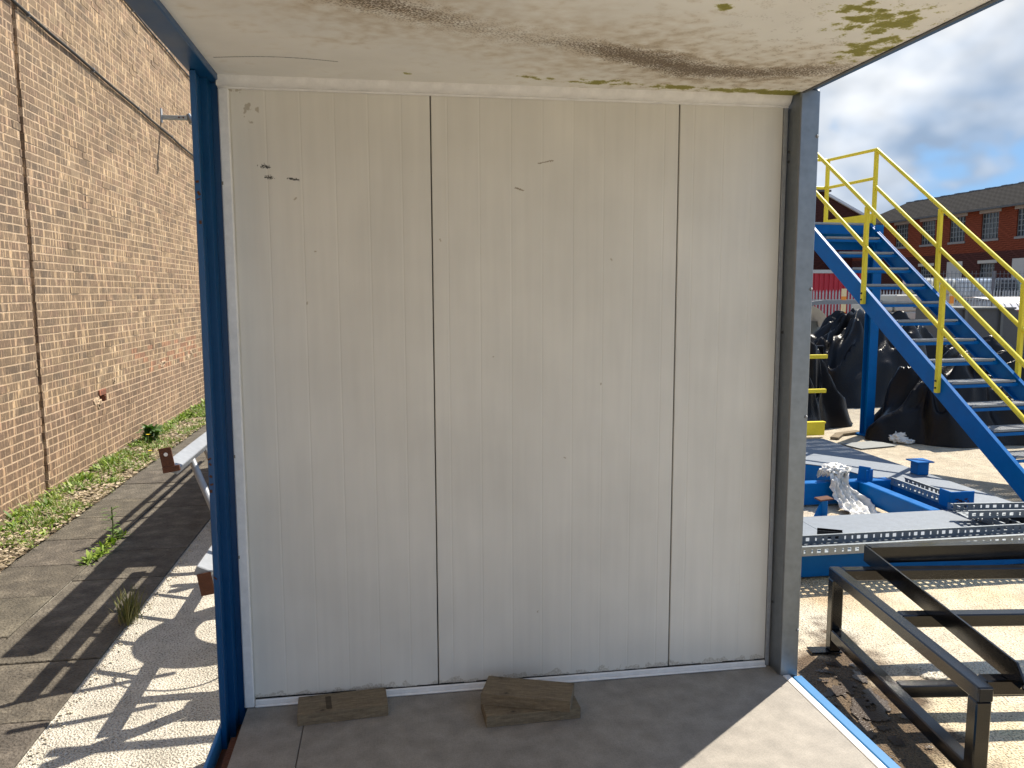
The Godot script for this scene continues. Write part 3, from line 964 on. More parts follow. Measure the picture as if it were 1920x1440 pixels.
func build_factory():
	var F := thing("factory", "long red brick factory with slate roof and barred windows behind the stairs", "building", Vector3(44.5, G, -58.0))
	var o := Vector3(44.5, 0, -40.0); var S := Vector3(0, 0, -1); var out := Vector3(-1, 0, 0)
	var up := []; var lowh := []
	for k in 7:
		var s := 2.4 + k * 3.4
		up.append([s, 5.5, s + 1.7, 7.38])
		if k % 2 == 0: lowh.append([s + 0.1, 2.0, s + 1.6, 3.7])
	var w1 := MB.new()
	wall_open(w1, o, S, out, -6.0, 27.5, 4.55, 7.75, up, 0.25)
	w1.bx(44.9, 55.5, G - 0.2, 7.75, -67.4, -34.0)
	obj("wall", w1, mats.far_brick, F)
	var w2 := MB.new()
	wall_open(w2, o + Vector3(-0.02, 0, 0), S, out, -6.0, 27.5, G - 0.3, 4.55, lowh, 0.25)
	obj("lower_wall", w2, mats.far_brick_dark, F)
	var paint: Material = mats.paint
	for h in up + lowh:
		var f := MB.new(); f.col = Color(0.20, 0.19, 0.18)
		var z0: float = -40.0 - h[0]; var z1: float = -40.0 - h[2]
		f.bx(44.44, 44.56, h[1] - 0.18, h[1] - 0.02, z1 - 0.1, z0 + 0.1)
		var frame := obj("window", f, paint, F)
		var lt := MB.new(); lt.col = Color(0.30, 0.25, 0.22) if h[1] > 5.0 else Color(0.42, 0.39, 0.34)
		lt.bx(44.46, 44.56, h[3] + 0.01, h[3] + 0.24, z1 - 0.22, z0 + 0.22)
		obj("lintel", lt, paint, frame)
		var bars := MB.new(); bars.col = Color(0.16, 0.17, 0.17)
		for k in 6:
			var z := lerpf(z0, z1, k / 5.0)
			bars.bx(44.60, 44.66, h[1], h[3], z - 0.03, z + 0.03)
		for k in 6:
			var y := lerpf(h[1], h[3], k / 5.0)
			bars.bx(44.605, 44.655, y - 0.03, y + 0.03, z1, z0)
		obj("glazing_bars", bars, paint, frame)
		var gl := MB.new()
		for i in 5:
			for j in 5:
				var za := lerpf(z0, z1, i / 5.0); var zb := lerpf(z0, z1, (i + 1) / 5.0)
				var ya := lerpf(h[1], h[3], j / 5.0); var yb := lerpf(h[1], h[3], (j + 1) / 5.0)
				var tl := 0.012 * sin(i * 7.0 + j * 13.0 + h[0])
				gl.quad(Vector3(44.65, ya, za), Vector3(44.65 + tl, ya, zb), Vector3(44.65 + tl * 2.0, yb, zb), Vector3(44.65 + tl, yb, za), out)
		obj("panes", gl, mats.glass, frame)
	# pale boarded panels on the lower wall
	for s in [5.9, 12.6]:
		var bd := MB.new(); bd.col = Color(0.42, 0.40, 0.37)
		bd.bx(44.43, 44.475, 1.6, 3.95, -40.0 - s - 1.7, -40.0 - s)
		obj("boarded_opening", bd, paint, F)
	var rf := MB.new()
	var e0 := Vector3(44.1, 7.72, -34.0); var e1 := Vector3(44.1, 7.72, -67.6)
	var r0 := Vector3(50.0, 10.1, -34.0); var r1 := Vector3(50.0, 10.1, -67.6)
	rf.quad(e0, e1, r1, r0, Vector3(-1, 2, 0))
	rf.quad(r0, r1, Vector3(55.9, 7.72, -67.6), Vector3(55.9, 7.72, -34.0), Vector3(1, 2, 0))
	rf.tri(Vector3(44.5, 7.7, -34.05), Vector3(50.0, 9.95, -34.05), Vector3(55.5, 7.7, -34.05), Vector3(0, 0, 1))
	var roof := obj("roof", rf, mats.slate, F)
	var rd := MB.new(); rd.col = Color(0.12, 0.11, 0.11)
	for k in 56: rd.bx(49.85, 50.15, 10.03, 10.12 + 0.02 * (k % 3), -34.0 - k * 0.6 - 0.57, -34.0 - k * 0.6)
	obj("ridge_tiles", rd, paint, roof)
	var gt := MB.new(); gt.col = Color(0.07, 0.07, 0.07)
	gt.bx(43.98, 44.12, 7.58, 7.72, -67.6, -34.0)
	obj("gutter", gt, paint, F)
	# the taller gabled shed beyond
	var Gb := thing("gabled_shed", "dark brick gable with white verge rising beyond the top of the stairs", "building", Vector3(42.0, G, -74.0))
	var gw := MB.new()
	gw.prism(PackedVector2Array([Vector2(-10.5, G), Vector2(8.0, G), Vector2(8.0, 7.4), Vector2(0.9, 10.85), Vector2(0.9, 11.3), Vector2(-1.3, 11.3), Vector2(-1.3, 10.75), Vector2(-10.5, 6.3)]), Vector3(42.3, 0, -70.0), Vector3.RIGHT, Vector3.UP, Vector3(0, 0, -12))
	obj("wall", gw, mats.far_brick_dark, Gb)
	var vr := MB.new(); vr.col = Color(0.72, 0.72, 0.72)
	vr.beam(Vector3(43.2, 11.0, -69.9), Vector3(50.4, 7.45, -69.9), 0.3, 0.24)
	obj("verge_board", vr, paint, Gb)
	var cp := MB.new(); cp.col = Color(0.10, 0.09, 0.09)
	cp.bx(40.8, 43.4, 11.3, 11.5, -70.4, -69.8)
	obj("coping", cp, paint, Gb)
	var sr := MB.new()
	sr.quad(Vector3(43.2, 11.0, -70.05), Vector3(50.8, 7.3, -70.05), Vector3(50.8, 7.3, -82.0), Vector3(43.2, 11.0, -82.0), Vector3(1, 2, 0))
	obj("roof", sr, mats.slate, Gb)

# ------------------------------------------------------------------ fence, tanks and vehicles at the yard boundary
func build_boundary():
	var rng := RandomNumberGenerator.new(); rng.seed = 77
	# palisade fence
	var fz := -30.0
	var Fe := thing("palisade_fence", "grey steel palisade fence crossing the far side of the yard", "fence", Vector3(26.0, G, fz))
	for y in [0.25, 1.25]:
		var r := MB.new(); r.col = Color(0.9, 0.9, 0.9)
		r.bx(16.0, 44.0, y, y + 0.06, fz - 0.05, fz - 0.01)
		obj("rail", r, mats.galv_dull, Fe)
	var px := 16.0
	var pale := MB.new()
	pale.prism(PackedVector2Array([Vector2(-0.035, G), Vector2(0.035, G), Vector2(0.035, 1.62), Vector2(0.0, 1.74), Vector2(-0.035, 1.62)]), Vector3.ZERO, Vector3.RIGHT, Vector3.UP, Vector3(0, 0, 0.012))
	var pmesh := pale.mesh(); pmesh.surface_set_material(0, mats.galv_dull)
	while px < 44.0:
		var p := MeshInstance3D.new(); p.name = "pale"; p.mesh = pmesh
		Fe.add_child(p, true)
		p.position = Vector3(px + rng.randf_range(-0.008, 0.008), rng.randf_range(-0.01, 0.01), fz) - Fe.position
		px += 0.155
	for k in 10:
		var po := MB.new(); po.bx(16.5 + k * 2.75, 16.62 + k * 2.75, G, 1.66, fz - 0.17, fz - 0.055)
		obj("post", po, mats.galv_dull, Fe)
	# weldmesh screen above the fence
	var mz := -30.6
	var Me := thing("mesh_screen", "dark square mesh screen above the far palisade fence", "fence", Vector3(34.0, 1.5, mz))
	var wires := MB.new(); wires.col = Color(0.12, 0.13, 0.15)
	var x := 25.8
	while x < 38.0:
		wires.bx(x, x + 0.014, 0.9, 2.6, mz - 0.007, mz + 0.007); x += 0.21
	var yy := 1.2
	while yy < 2.6:
		wires.bx(25.8, 38.0, yy, yy + 0.014, mz + 0.0075, mz + 0.021); yy += 0.21
	obj("wires", wires, mats.paint, Me)
	for k in 5:
		var po := MB.new(); po.col = Color(0.15, 0.15, 0.17)
		po.bx(25.8 + k * 3.05, 25.9 + k * 3.05, G, 2.6, mz - 0.12, mz - 0.02)
		obj("post", po, mats.paint, Me)
	# red container
	var R := thing("red_container", "red corrugated container behind the far palisade fence", "container", Vector3(22.0, G, -37.0))
	var rb := MB.new(); rb.col = Color(0.40, 0.012, 0.03)
	var cx := 15.0
	while cx < 26.4:
		rb.bx(cx, cx + 0.14, G, 2.62, -38.0, -36.0); rb.bx(cx + 0.14, cx + 0.28, G, 2.62, -38.0, -36.04); cx += 0.28
	obj("side", rb, mats.paint, R)
	var rt := MB.new(); rt.col = Color(0.45, 0.45, 0.44)
	rt.bx(14.9, 26.5, 2.62, 2.80, -38.1, -35.95)
	obj("roof_rail", rt, mats.paint, R)
	# bulk liquid containers in two tiers
	var cols := [Color(0.78, 0.77, 0.70), Color(0.80, 0.80, 0.76), Color(0.72, 0.76, 0.80), Color(0.66, 0.75, 0.84), Color(0.03, 0.035, 0.045), Color(0.55, 0.70, 0.68), Color(0.04, 0.07, 0.16), Color(0.06, 0.08, 0.15)]
	var words := ["cream", "off-white", "pale grey", "pale blue", "black", "pale green", "navy blue", "dark blue"]
	for k in 8:
		for t in 2:
			var bx0 := 27.2 + k * 1.24 + rng.randf_range(-0.05, 0.05)
			var y0 := G + 0.22 + t * 1.18
			var T := thing("bulk_tank", "%s caged liquid tank in the %s tier behind the mesh screen" % [words[k], "lower" if t == 0 else "upper"], "tank", Vector3(bx0 + 0.55, y0, -34.6), "caged tanks behind the fence")
			var tb := MB.new(); tb.col = cols[k] if t == 1 else cols[(k + 3) % 4]
			if t == 0: T.set_meta("label", "%s caged liquid tank at the bottom under the %s one" % [words[(k + 3) % 4], words[k]])
			tb.box(Vector3(bx0 + 0.55, y0 + 0.64, -34.6), Vector3(1.1, 1.0, 1.05), Basis(), 0.12)
			obj("bottle", tb, mats.gloss, T)
			var cg := MB.new()
			for i in 6:
				cg.bx(bx0 + i * 0.22 - 0.012, bx0 + i * 0.22 + 0.012, y0 + 0.14, y0 + 1.15, -34.05, -34.03)
			for i in 5:
				cg.bx(bx0, bx0 + 1.1, y0 + 0.2 + i * 0.22, y0 + 0.222 + i * 0.22, -34.025, -34.005)
			obj("cage", cg, mats.galv_dull, T)
			var pb := MB.new(); pb.col = Color(0.25, 0.22, 0.18)
			pb.bx(bx0, bx0 + 1.1, y0, y0 + 0.13, -35.1, -34.05)
			obj("pallet", pb, mats.paint, T)
	# stacks of pale wrapped goods seen between the treads
	var wl := ["low", "middle", "tall"]
	for k in 3:
		var g := MB.new()
		var t := 0.62 - k * 0.06
		g.col = Color(t, t * 0.99, t * 0.93)
		var hx := 20.0 + k * 1.25
		for j in 4 + k: g.box(Vector3(hx, G + 0.2 + j * 0.34, -26.5), Vector3(1.2, 0.335, 1.0), Basis(Vector3.UP, rng.randf_range(-0.06, 0.06)), 0.05)
		solo("wrapped_stack", g, mats.white_film, Vector3(hx, G, -26.5), "%s stack of white wrapped trays before the palisade fence" % wl[k], "stack", "wrapped stacks by the fence")
	# orange-white marker posts
	for k in 2:
		var P := thing("marker_post", "%s orange reflective marker post by the palisade fence" % ["left", "right"][k], "post", Vector3(19.9 + k * 5.1, G, -28.4), "marker posts by the fence")
		for j in 6:
			var m := MB.new(); m.col = Color(0.75, 0.26, 0.03) if j % 2 == 0 else Color(0.72, 0.6, 0.35)
			m.bx(P.position.x - 0.09, P.position.x + 0.09, G + j * 0.33, G + j * 0.33 + 0.329, -28.45, -28.35)
			obj("band", m, mats.paint, P)
	# red kiosk with ribbed white roof at the right
	var K := thing("red_bin_store", "red kiosk with ribbed white barrel roof beyond the right handrail", "kiosk", Vector3(23.2, G, -23.0))
	var kb := MB.new(); kb.col = Color(0.42, 0.02, 0.03)
	kb.bx(22.02, 24.4, G, 0.978, -24.1, -22.0, 0.03)
	obj("body", kb, mats.paint, K)
	for k in 9:
		var s := MB.new(); s.col = Color(0.78, 0.75, 0.74)
		var xa := 22.0 + k * 0.26
		var pts := [Vector3(0, 1.0, -21.95), Vector3(0, 1.22, -22.15), Vector3(0, 1.36, -22.6), Vector3(0, 1.44, -23.4), Vector3(0, 1.40, -24.2)]
		for j in 4: s.quad(pts[j] + Vector3(xa, 0, 0), pts[j] + Vector3(xa + 0.215, 0, 0), pts[j + 1] + Vector3(xa + 0.215, 0, 0), pts[j + 1] + Vector3(xa, 0, 0), Vector3(0, 1, 0.3))
		s.bx(xa, xa + 0.215, 0.98, 1.0, -24.1, -21.97)
		obj("roof_rib", s, mats.paint, K)
	var kl := MB.new(); kl.col = Color(0.6, 0.55, 0.5); kl.bx(22.5, 22.9, 0.5, 0.72, -21.995, -21.985)
	obj("label_plate", kl, mats.paint, K)
	# dark skip
	var Sk := thing("waste_skip", "dark grey sloping-sided skip behind the staircase", "skip", Vector3(17.2, G, -17.4))
	var sb := MB.new(); sb.col = Color(0.055, 0.06, 0.068)
	sb.prism(PackedVector2Array([Vector2(-0.95, G + 0.15), Vector2(1.3, G + 0.15), Vector2(1.75, 0.62), Vector2(0.75, 1.16), Vector2(-0.95, 1.16)]), Vector3(17.0, 0, -16.5), Vector3.RIGHT, Vector3.UP, Vector3(0, 0, -1.8))
	obj("body", sb, mats.paint, Sk)
	var sr := MB.new(); sr.col = Color(0.09, 0.095, 0.1)
	sr.bx(16.0, 17.75, 1.16, 1.21, -18.35, -16.42)
	for xx in [16.2, 17.3]: sr.bx(xx, xx + 0.08, G + 0.16, 1.16, -16.499, -16.43)
	obj("rim", sr, mats.paint, Sk)
	# lever with white grip by the skip
	# grey-hooded stall: arch and rail
	var A := thing("arched_hood", "white curved hood with grey steel edge beside the galvanised post", "hood", Vector3(10.4, G, -13.4))
	var hm := MB.new(); hm.col = Color(0.74, 0.77, 0.80)
	hm.grid(10, 2, func(i, j):
		var a := lerpf(-0.3, PI / 2, i / 10.0)
		return Vector3(9.55 + 0.75 * sin(a), 0.85 + 0.55 * cos(a) * 1.0, -13.2 - j * 0.6))
	obj("cover", hm, mats.gloss, A)
	var he := MB.new(); he.col = Color(0.25, 0.26, 0.27)
	var ap := []
	for i in 9:
		var a := lerpf(PI / 2 + 0.5, 0.0, i / 8.0)
		ap.append(Vector3(9.62 + 0.80 * (1.0 - sin(a)) - 0.35, 0.82 + 0.60 * cos(a) , -13.15))
	ap.append(Vector3(11.5, 1.42, -13.15))
	for i in ap.size() - 1: he.beam(ap[i], ap[i + 1], 0.06, 0.09)
	for xx in [9.3, 11.45]: he.bx(xx - 0.04, xx + 0.04, G, 1.40, -13.2, -13.12)
	obj("edge_rail", he, mats.paint, A)
	# grey plastic barrels on a rusty bench
	var B := thing("rusty_bench", "low rusty steel bench carrying the grey barrels", "bench", Vector3(11.0, G, -13.9))
	var bt := MB.new(); bt.bx(9.4, 12.5, 0.38, 0.52, -14.4, -13.5, 0.01)
	obj("top", bt, mats.rust, B)
	for xx in [9.6, 11.0, 12.3]:
		var lg := MB.new(); lg.bx(xx - 0.05, xx + 0.05, G, 0.38, -14.3, -14.2); lg.bx(xx - 0.05, xx + 0.05, G, 0.38, -13.65, -13.55)
		obj("leg", lg, mats.rust, B)
	for k in 4:
		var bm := MB.new(); bm.col = Color(0.16, 0.18, 0.18)
		var bxx := 9.75 + k * 0.50
		bm.tube([Vector3(bxx, 0.521, -13.9), Vector3(bxx, 0.56, -13.9), Vector3(bxx, 0.74, -13.9), Vector3(bxx, 0.76, -13.9), Vector3(bxx, 0.98, -13.9)], 0.235, 16)
		bm.tube([Vector3(bxx, 0.66, -13.9), Vector3(bxx, 0.69, -13.9)], 0.243, 16)
		bm.tube([Vector3(bxx, 0.86, -13.9), Vector3(bxx, 0.89, -13.9)], 0.243, 16)
		solo("grey_barrel", bm, mats.paint, Vector3(bxx, 0.521, -13.9), ["leftmost", "second", "third", "rightmost"][k] + " of the grey ribbed barrels on the rusty bench", "barrel", "grey barrels on the bench")

# ------------------------------------------------------------------ the staircase
func build_stairs():
	var kk := 0.86
	var A := Vector3(0.6255, 1.6493, 3.1489).lerp(Vector3(6.681, 2.421, -7.397), kk)
	var d := Vector3(0.09, 0, 0.996).normalized(); var p := Vector3(0.996, 0, -0.09).normalized()
	var g := 0.305 * kk; var h := 0.226 * kk; var w := 1.04 * kk
	var SP := func(u: float, vv: float, y: float) -> Vector3: return Vector3(A.x, 0, A.z) + d * u + p * vv + Vector3.UP * y
	var ny := func(u: float) -> float: return A.y - h / g * u
	var T := thing("steel_staircase", "blue steel staircase with yellow handrails in the sunny yard", "staircase", SP.call(1.8, 0.5, G))
	var Bs := Basis(p, Vector3.UP, -d)        # x across, y up, z up the flight
	var u_end := 3.36
	var yl := A.y + 0.20       # landing level
	for sd in [0, 1]:
		var v0 := -0.012 if sd == 0 else w
		var v1 := 0.0 if sd == 0 else w + 0.012
		var m := MB.new()
		var poly := PackedVector2Array([Vector2(-0.36, yl), Vector2(-0.26, yl), Vector2(u_end, ny.call(u_end)), Vector2(u_end, G), Vector2((A.y - 0.235 - G) / h * g, G), Vector2(-0.12, ny.call(-0.12) - 0.235), Vector2(-0.36, yl - 0.22)])
		m.prism(poly, SP.call(0, v0, 0), d, Vector3.UP, p * (v1 - v0))
		# flanges of the channel
		var s := -1.0 if sd == 0 else 1.0
		var fv := 0.0155 if sd == 0 else w - 0.0155
		m.beam(SP.call(-0.24, fv, ny.call(-0.24) - 0.005), SP.call(u_end, fv, ny.call(u_end) - 0.005), 0.030, 0.010)
		m.beam(SP.call(-0.1, fv, ny.call(-0.1) - 0.229), SP.call(3.08, fv, ny.call(3.08) - 0.229), 0.030, 0.010)
		obj("stringer", m, mats.blue, T)
		# galvanised-bright worn top edge
	for k in range(-1, 14):
		var y: float = ny.call(k * g)
		if y < -0.05 or k < 0: continue
		var tr := MB.new()
		# nosing bar, back bar, and an open grating of bearing bars
		tr.box(SP.call(k * g - 0.012, w / 2, y - 0.007), Vector3(w - 0.13, 0.014, 0.024), Bs)
		tr.box(SP.call(k * g - 0.225, w / 2, y - 0.015), Vector3(w - 0.13, 0.030, 0.008), Bs)
		for j in 9: tr.box(SP.call(k * g - 0.034 - j * 0.023, w / 2, y - 0.014), Vector3(w - 0.13, 0.026, 0.006), Bs)
		for j in 21: tr.box(SP.call(k * g - 0.12, 0.075 + j * (w - 0.15) / 20.0, y - 0.0045), Vector3(0.008, 0.007, 0.21), Bs)
		for j in 30: tr.box(SP.call(k * g - 0.008, 0.085 + j * (w - 0.17) / 29.0, y + 0.003), Vector3(0.014, 0.006, 0.022), Bs)
		var to := obj("tread", tr, mats.galv_bright, T)
		var lip := MB.new()
		lip.box(SP.call(k * g - 0.002, w / 2, y - 0.042), Vector3(w - 0.06, 0.03, 0.006), Bs)
		lip.box(SP.call(k * g - 0.234, w / 2, y - 0.030), Vector3(w - 0.06, 0.055, 0.006), Bs)
		for sv in [0.062, w - 0.062]: lip.box(SP.call(k * g - 0.115, sv, y - 0.035), Vector3(0.006, 0.05, 0.22), Bs)
		obj("tread_frame", lip, mats.blue, to)
	# landing
	var la := MB.new()
	la.box(SP.call(-0.84, w / 2, yl - 0.01), Vector3(w - 0.02, 0.02, 1.14), Bs)
	obj("landing_plate", la, mats.galv_dull, T)
	var lf := MB.new()
	lf.box(SP.call(-0.262, w / 2, yl - 0.085), Vector3(w - 0.02, 0.11, 0.012), Bs)
	lf.box(SP.call(-0.255, w / 2, yl - 0.27), Vector3(w - 0.02, 0.14, 0.010), Bs)
	for sv in [-0.006, w + 0.006]: lf.box(SP.call(-0.90, sv, yl - 0.11), Vector3(0.012, 0.21, 1.06), Bs)
	lf.box(SP.call(-1.42, w / 2, yl - 0.11), Vector3(w, 0.21, 0.012), Bs)
	obj("landing_frame", lf, mats.blue, T)
	# legs
	for q in [[-0.20, 0.93, yl - 0.03]]:
		var lg := MB.new()
		var u: float = q[0]; var vv: float = q[1]
		for e in [-0.055, 0.055]: lg.box(SP.call(u + e, vv, (q[2] + G) / 2), Vector3(0.12, q[2] - G, 0.010), Bs)
		lg.box(SP.call(u, vv, (q[2] + G) / 2), Vector3(0.009, q[2] - G, 0.105), Bs)
		lg.box(SP.call(u, vv, G + 0.006), Vector3(0.2, 0.016, 0.2), Bs)
		obj("leg", lg, mats.blue, T)
	# posts and rails
	var r := 0.0225
	var post := func(u: float, vv: float, y0: float, y1: float):
		var m := MB.new()
		m.beam(SP.call(u, vv, y0), SP.call(u, vv, y1), 0.044, 0.044, d, 0.004)
		var po := obj("post", m, mats.yellow, T)
		for q in [0.05, 0.12]:
			var bo := MB.new()
			var sgn := -1.0 if vv < 0.0 else 1.0
			bo.tube([SP.call(u, vv + sgn * 0.022, y0 + q), SP.call(u, vv + sgn * 0.030, y0 + q)], 0.011, 6)
			obj("bolt", bo, mats.black_steel, po)
	for sd in [0, 1]:
		var vv := -0.036 if sd == 0 else w + 0.036
		for u in [0.86, 2.02, 3.18]: post.call(u, vv, ny.call(u) - 0.165, ny.call(u) + 0.905)
		post.call(-0.26, vv, yl - 0.19, yl + 0.925)
		post.call(-1.24, vv, yl - 0.19, yl + 0.925)
		for hh in [[0.92, yl + 0.935], [0.47, yl + 0.56]]:
			var m := MB.new()
			var u0: float = -0.26 if sd == 1 else -0.275
			m.tube([SP.call(u_end + 0.06, vv, ny.call(u_end + 0.06) + hh[0]), SP.call(u0, vv, ny.call(u0) + hh[0])], r, 12)
			obj("handrail" if hh[0] > 0.8 else "midrail", m, mats.yellow, T)
			var m2 := MB.new()
			m2.tube([SP.call(u0, vv, (ny.call(u0) + hh[0]) if hh[0] > 0.8 else hh[1]), SP.call(-1.255, vv, hh[1])], r * 0.9, 12)
			obj("landing_rail", m2, mats.yellow, T)
		var kp := MB.new()
		kp.box(SP.call(-0.75, vv - (0.0 if sd == 0 else 0.026), yl + 0.06), Vector3(0.008, 0.115, 0.98), Bs)
		obj("kick_plate", kp, mats.yellow, T)
	for q in [[yl + 0.935], [yl + 0.56]]:
		var m := MB.new()
		m.tube([SP.call(-1.255, -0.036, q[0]), SP.call(-1.255, w + 0.036, q[0])], r * 0.9, 12)
		obj("landing_rail", m, mats.yellow, T)

# ------------------------------------------------------------------ blue platform frame and trays on the ground
# perforated sheet o + U*(0..L) + V*(0..W): nv rows of slots, sheet t thick along N
func perforated(mb: MB, o: Vector3, U: Vector3, V: Vector3, L: float, W: float, nv: int, pitch: float, slot: float, t: float):
	var N := U.cross(V).normalized()
	var B := Basis(U, V, N)
	var rowp := W / nv
	var sh := rowp * 0.42
	for r in nv + 1:
		var v0 := (r - 1) * rowp + rowp / 2 + sh / 2 if r > 0 else 0.0
		var v1 := r * rowp + rowp / 2 - sh / 2 if r < nv else W
		mb.box(o + U * L / 2 + V * (v0 + v1) / 2, Vector3(L, v1 - v0, t), B)
	for r in nv:
		var vc := (r + 0.5) * rowp
		var u := 0.0
		var k := 0
		while u < L:
			var s := slot if (k % 4) < 2 else slot * 0.45
			var web := pitch - s
			var ue := minf(u + web, L)
			mb.box(o + U * (u + ue) / 2 + V * vc, Vector3(ue - u, sh + 0.001, t * 0.98), B)
			u += pitch
			k += 1

func cable_tray(o: Vector3, U: Vector3, V: Vector3, L: float, W: float, H: float, label: String):
	var T := thing("cable_tray", label, "cable tray", o + U * L / 2 + V * W / 2, "perforated cable trays")
	var b := MB.new()
	perforated(b, o + Vector3.UP * 0.003, U, V, L, W, 4, 0.052, 0.026, 0.002)
	obj("base", b, mats.galv, T)
	for k in 2:
		var s := MB.new()
		perforated(s, o + V * (W * k) + Vector3.UP * 0.004, U, Vector3.UP, L, H, 1, 0.052, 0.026, 0.002)
		obj("side", s, mats.galv, T)
		var lip := MB.new()
		lip.beam(o + V * (W * k + (0.007 if k == 0 else -0.007)) + Vector3.UP * (H + 0.005), o + U * L + V * (W * k + (0.007 if k == 0 else -0.007)) + Vector3.UP * (H + 0.005), 0.016, 0.003)
		obj("lip", lip, mats.galv, T)

func build_platform():
	var P := thing("blue_platform", "low blue steel platform with grey chequered deck lying in front of the stairs", "platform", Vector3(4.0, G, -3.2))
	var x0 := 2.45; var x1 := 5.45; var zf := -5.04; var zn := -1.46
	var deck := func(poly: PackedVector2Array, mt: Material):
		var y := -0.006
		var m := MB.new()
		m.prism(poly, Vector3(0, y, 0), Vector3.RIGHT, Vector3.BACK, Vector3(0, 0.006, 0))
		obj("deck_plate", m, mt, P)
	var far := PackedVector2Array([Vector2(x0, zf), Vector2(x1, zf), Vector2(x1, -4.19), Vector2(4.9, -4.19), Vector2(x0, -4.19)])
	deck.call(far, mats.deck)
	var arc := PackedVector2Array([Vector2(x0, -4.186), Vector2(x1, -4.186), Vector2(x1, -3.205), Vector2(4.83, -3.205)])
	for k in 13:
		var a := k / 12.0 * PI / 2
		arc.append(Vector2(4.83 - 0.75 * (1.0 - cos(a)), -3.32 - 0.70 * sin(a)))
	arc.append(Vector2(x0, -4.02))
	deck.call(arc, mats.deck)
	deck.call(PackedVector2Array([Vector2(4.99, -3.201), Vector2(x1, -3.201), Vector2(x1, -2.154), Vector2(4.99, -2.154)]), mats.deck)
	deck.call(PackedVector2Array([Vector2(x0, -2.15), Vector2(3.55, -2.15), Vector2(3.55, zn), Vector2(x0, zn)]), mats.deck)
	deck.call(PackedVector2Array([Vector2(3.554, -2.15), Vector2(x1, -2.15), Vector2(x1, zn), Vector2(3.554, zn)]), mats.deck)
	var bm := func(a: Vector3, b: Vector3, w: float, top := -0.007, h := 0.185):
		var m := MB.new()
		m.beam(Vector3(a.x, top - h / 2, a.z), Vector3(b.x, top - h / 2, b.z), w, h, Vector3.UP, 0.006)
		obj("beam", m, mats.blue, P)
	bm.call(Vector3(x0, 0, zn - 0.045), Vector3(x1, 0, zn - 0.045), 0.08)
	bm.call(Vector3(x0, 0, -2.105), Vector3(4.98, 0, -2.105), 0.08)
	bm.call(Vector3(x1 - 0.045, 0, -4.99), Vector3(x1 - 0.045, 0, -1.55), 0.08)
	bm.call(Vector3(x0, 0, zf + 0.045), Vector3(x1 - 0.09, 0, zf + 0.045), 0.08)
	bm.call(Vector3(x0, 0, -4.085), Vector3(4.1, 0, -4.085), 0.08)
	bm.call(Vector3(x0, 0, -3.15), Vector3(4.98, 0, -3.15), 0.10, 0.002, 0.195)
	bm.call(Vector3(4.70, 0, -3.09), Vector3(4.70, 0, -2.155), 0.09, 0.001, 0.16)
	bm.call(Vector3(5.03, 0, -3.20), Vector3(5.03, 0, -2.155), 0.08)
	# curved edge under the rounded opening
	var cu := MB.new()
	for k in 12:
		var a := k / 12.0 * PI / 2; var b := (k + 1) / 12.0 * PI / 2
		cu.beam(Vector3(4.85 - 0.75 * (1.0 - cos(a)), -0.1, -3.32 - 0.70 * sin(a)), Vector3(4.85 - 0.75 * (1.0 - cos(b)), -0.1, -3.32 - 0.70 * sin(b)), 0.02, 0.18)
	obj("curved_edge", cu, mats.blue, P)
	var st := MB.new()
	st.bx(5.315, 5.425, 0.0005, 0.115, -3.33, -3.22, 0.004)
	st.bx(5.285, 5.455, 0.1155, 0.127, -3.36, -3.19, 0.003)
	obj("stub_post", st, mats.blue, P)
	var lug := MB.new()
	lug.box(Vector3(4.72, 0.06, -3.12), Vector3(0.012, 0.13, 0.10), Basis(Vector3.UP, 0.6) * Basis(Vector3.BACK, -0.25), 0.002)
	lug.box(Vector3(4.76, 0.05, -3.10), Vector3(0.09, 0.10, 0.012), Basis(Vector3.UP, 0.4), 0.002)
	obj("lug", lug, mats.blue, P)
	var ep := MB.new()
	ep.bx(4.83, 5.03, 0.001, 0.13, -2.18, -2.168, 0.002)
	ep.bx(4.83, 4.842, 0.001, 0.13, -2.30, -2.1805, 0.002)
	obj("end_plate", ep, mats.blue, P)
	var rs := MB.new(); rs.col = Color(1.3, 1.2, 1.0)
	var rng := RandomNumberGenerator.new(); rng.seed = 8
	for k in 16: rs.box(Vector3(rng.randf_range(4.87, 4.98), rng.randf_range(0.05, 0.075), -2.1677), Vector3(rng.randf_range(0.008, 0.03), rng.randf_range(0.004, 0.01), 0.0012), Basis(Vector3.BACK, rng.randf_range(-0.4, 0.4)))
	obj("rust_scar", rs, mats.rust, P)
	# trays
	cable_tray(Vector3(2.6, 0.002, -1.32), Vector3.RIGHT, Vector3.FORWARD, 2.9, 0.23, 0.055, "long galvanised perforated cable tray along the platform's front edge")
	cable_tray(Vector3(4.80, 0.003, -1.60), Vector3.FORWARD, Vector3.RIGHT, 0.56, 0.13, 0.045, "short cable tray piece on the deck before the rusty blue end plate")
	cable_tray(Vector3(4.85, 0.003, -2.31), Vector3.FORWARD, Vector3.RIGHT, 0.62, 0.13, 0.06, "cable tray piece behind the rusty blue end plate")
	var ud := Vector3(0.985, 0.02, 0.17).normalized()
	cable_tray(Vector3(4.62, 0.063, -1.72), ud, Vector3(0.17, 0, -0.985).normalized(), 1.6, 0.2, 0.05, "skewed dark cable tray lying across the right deck corner")
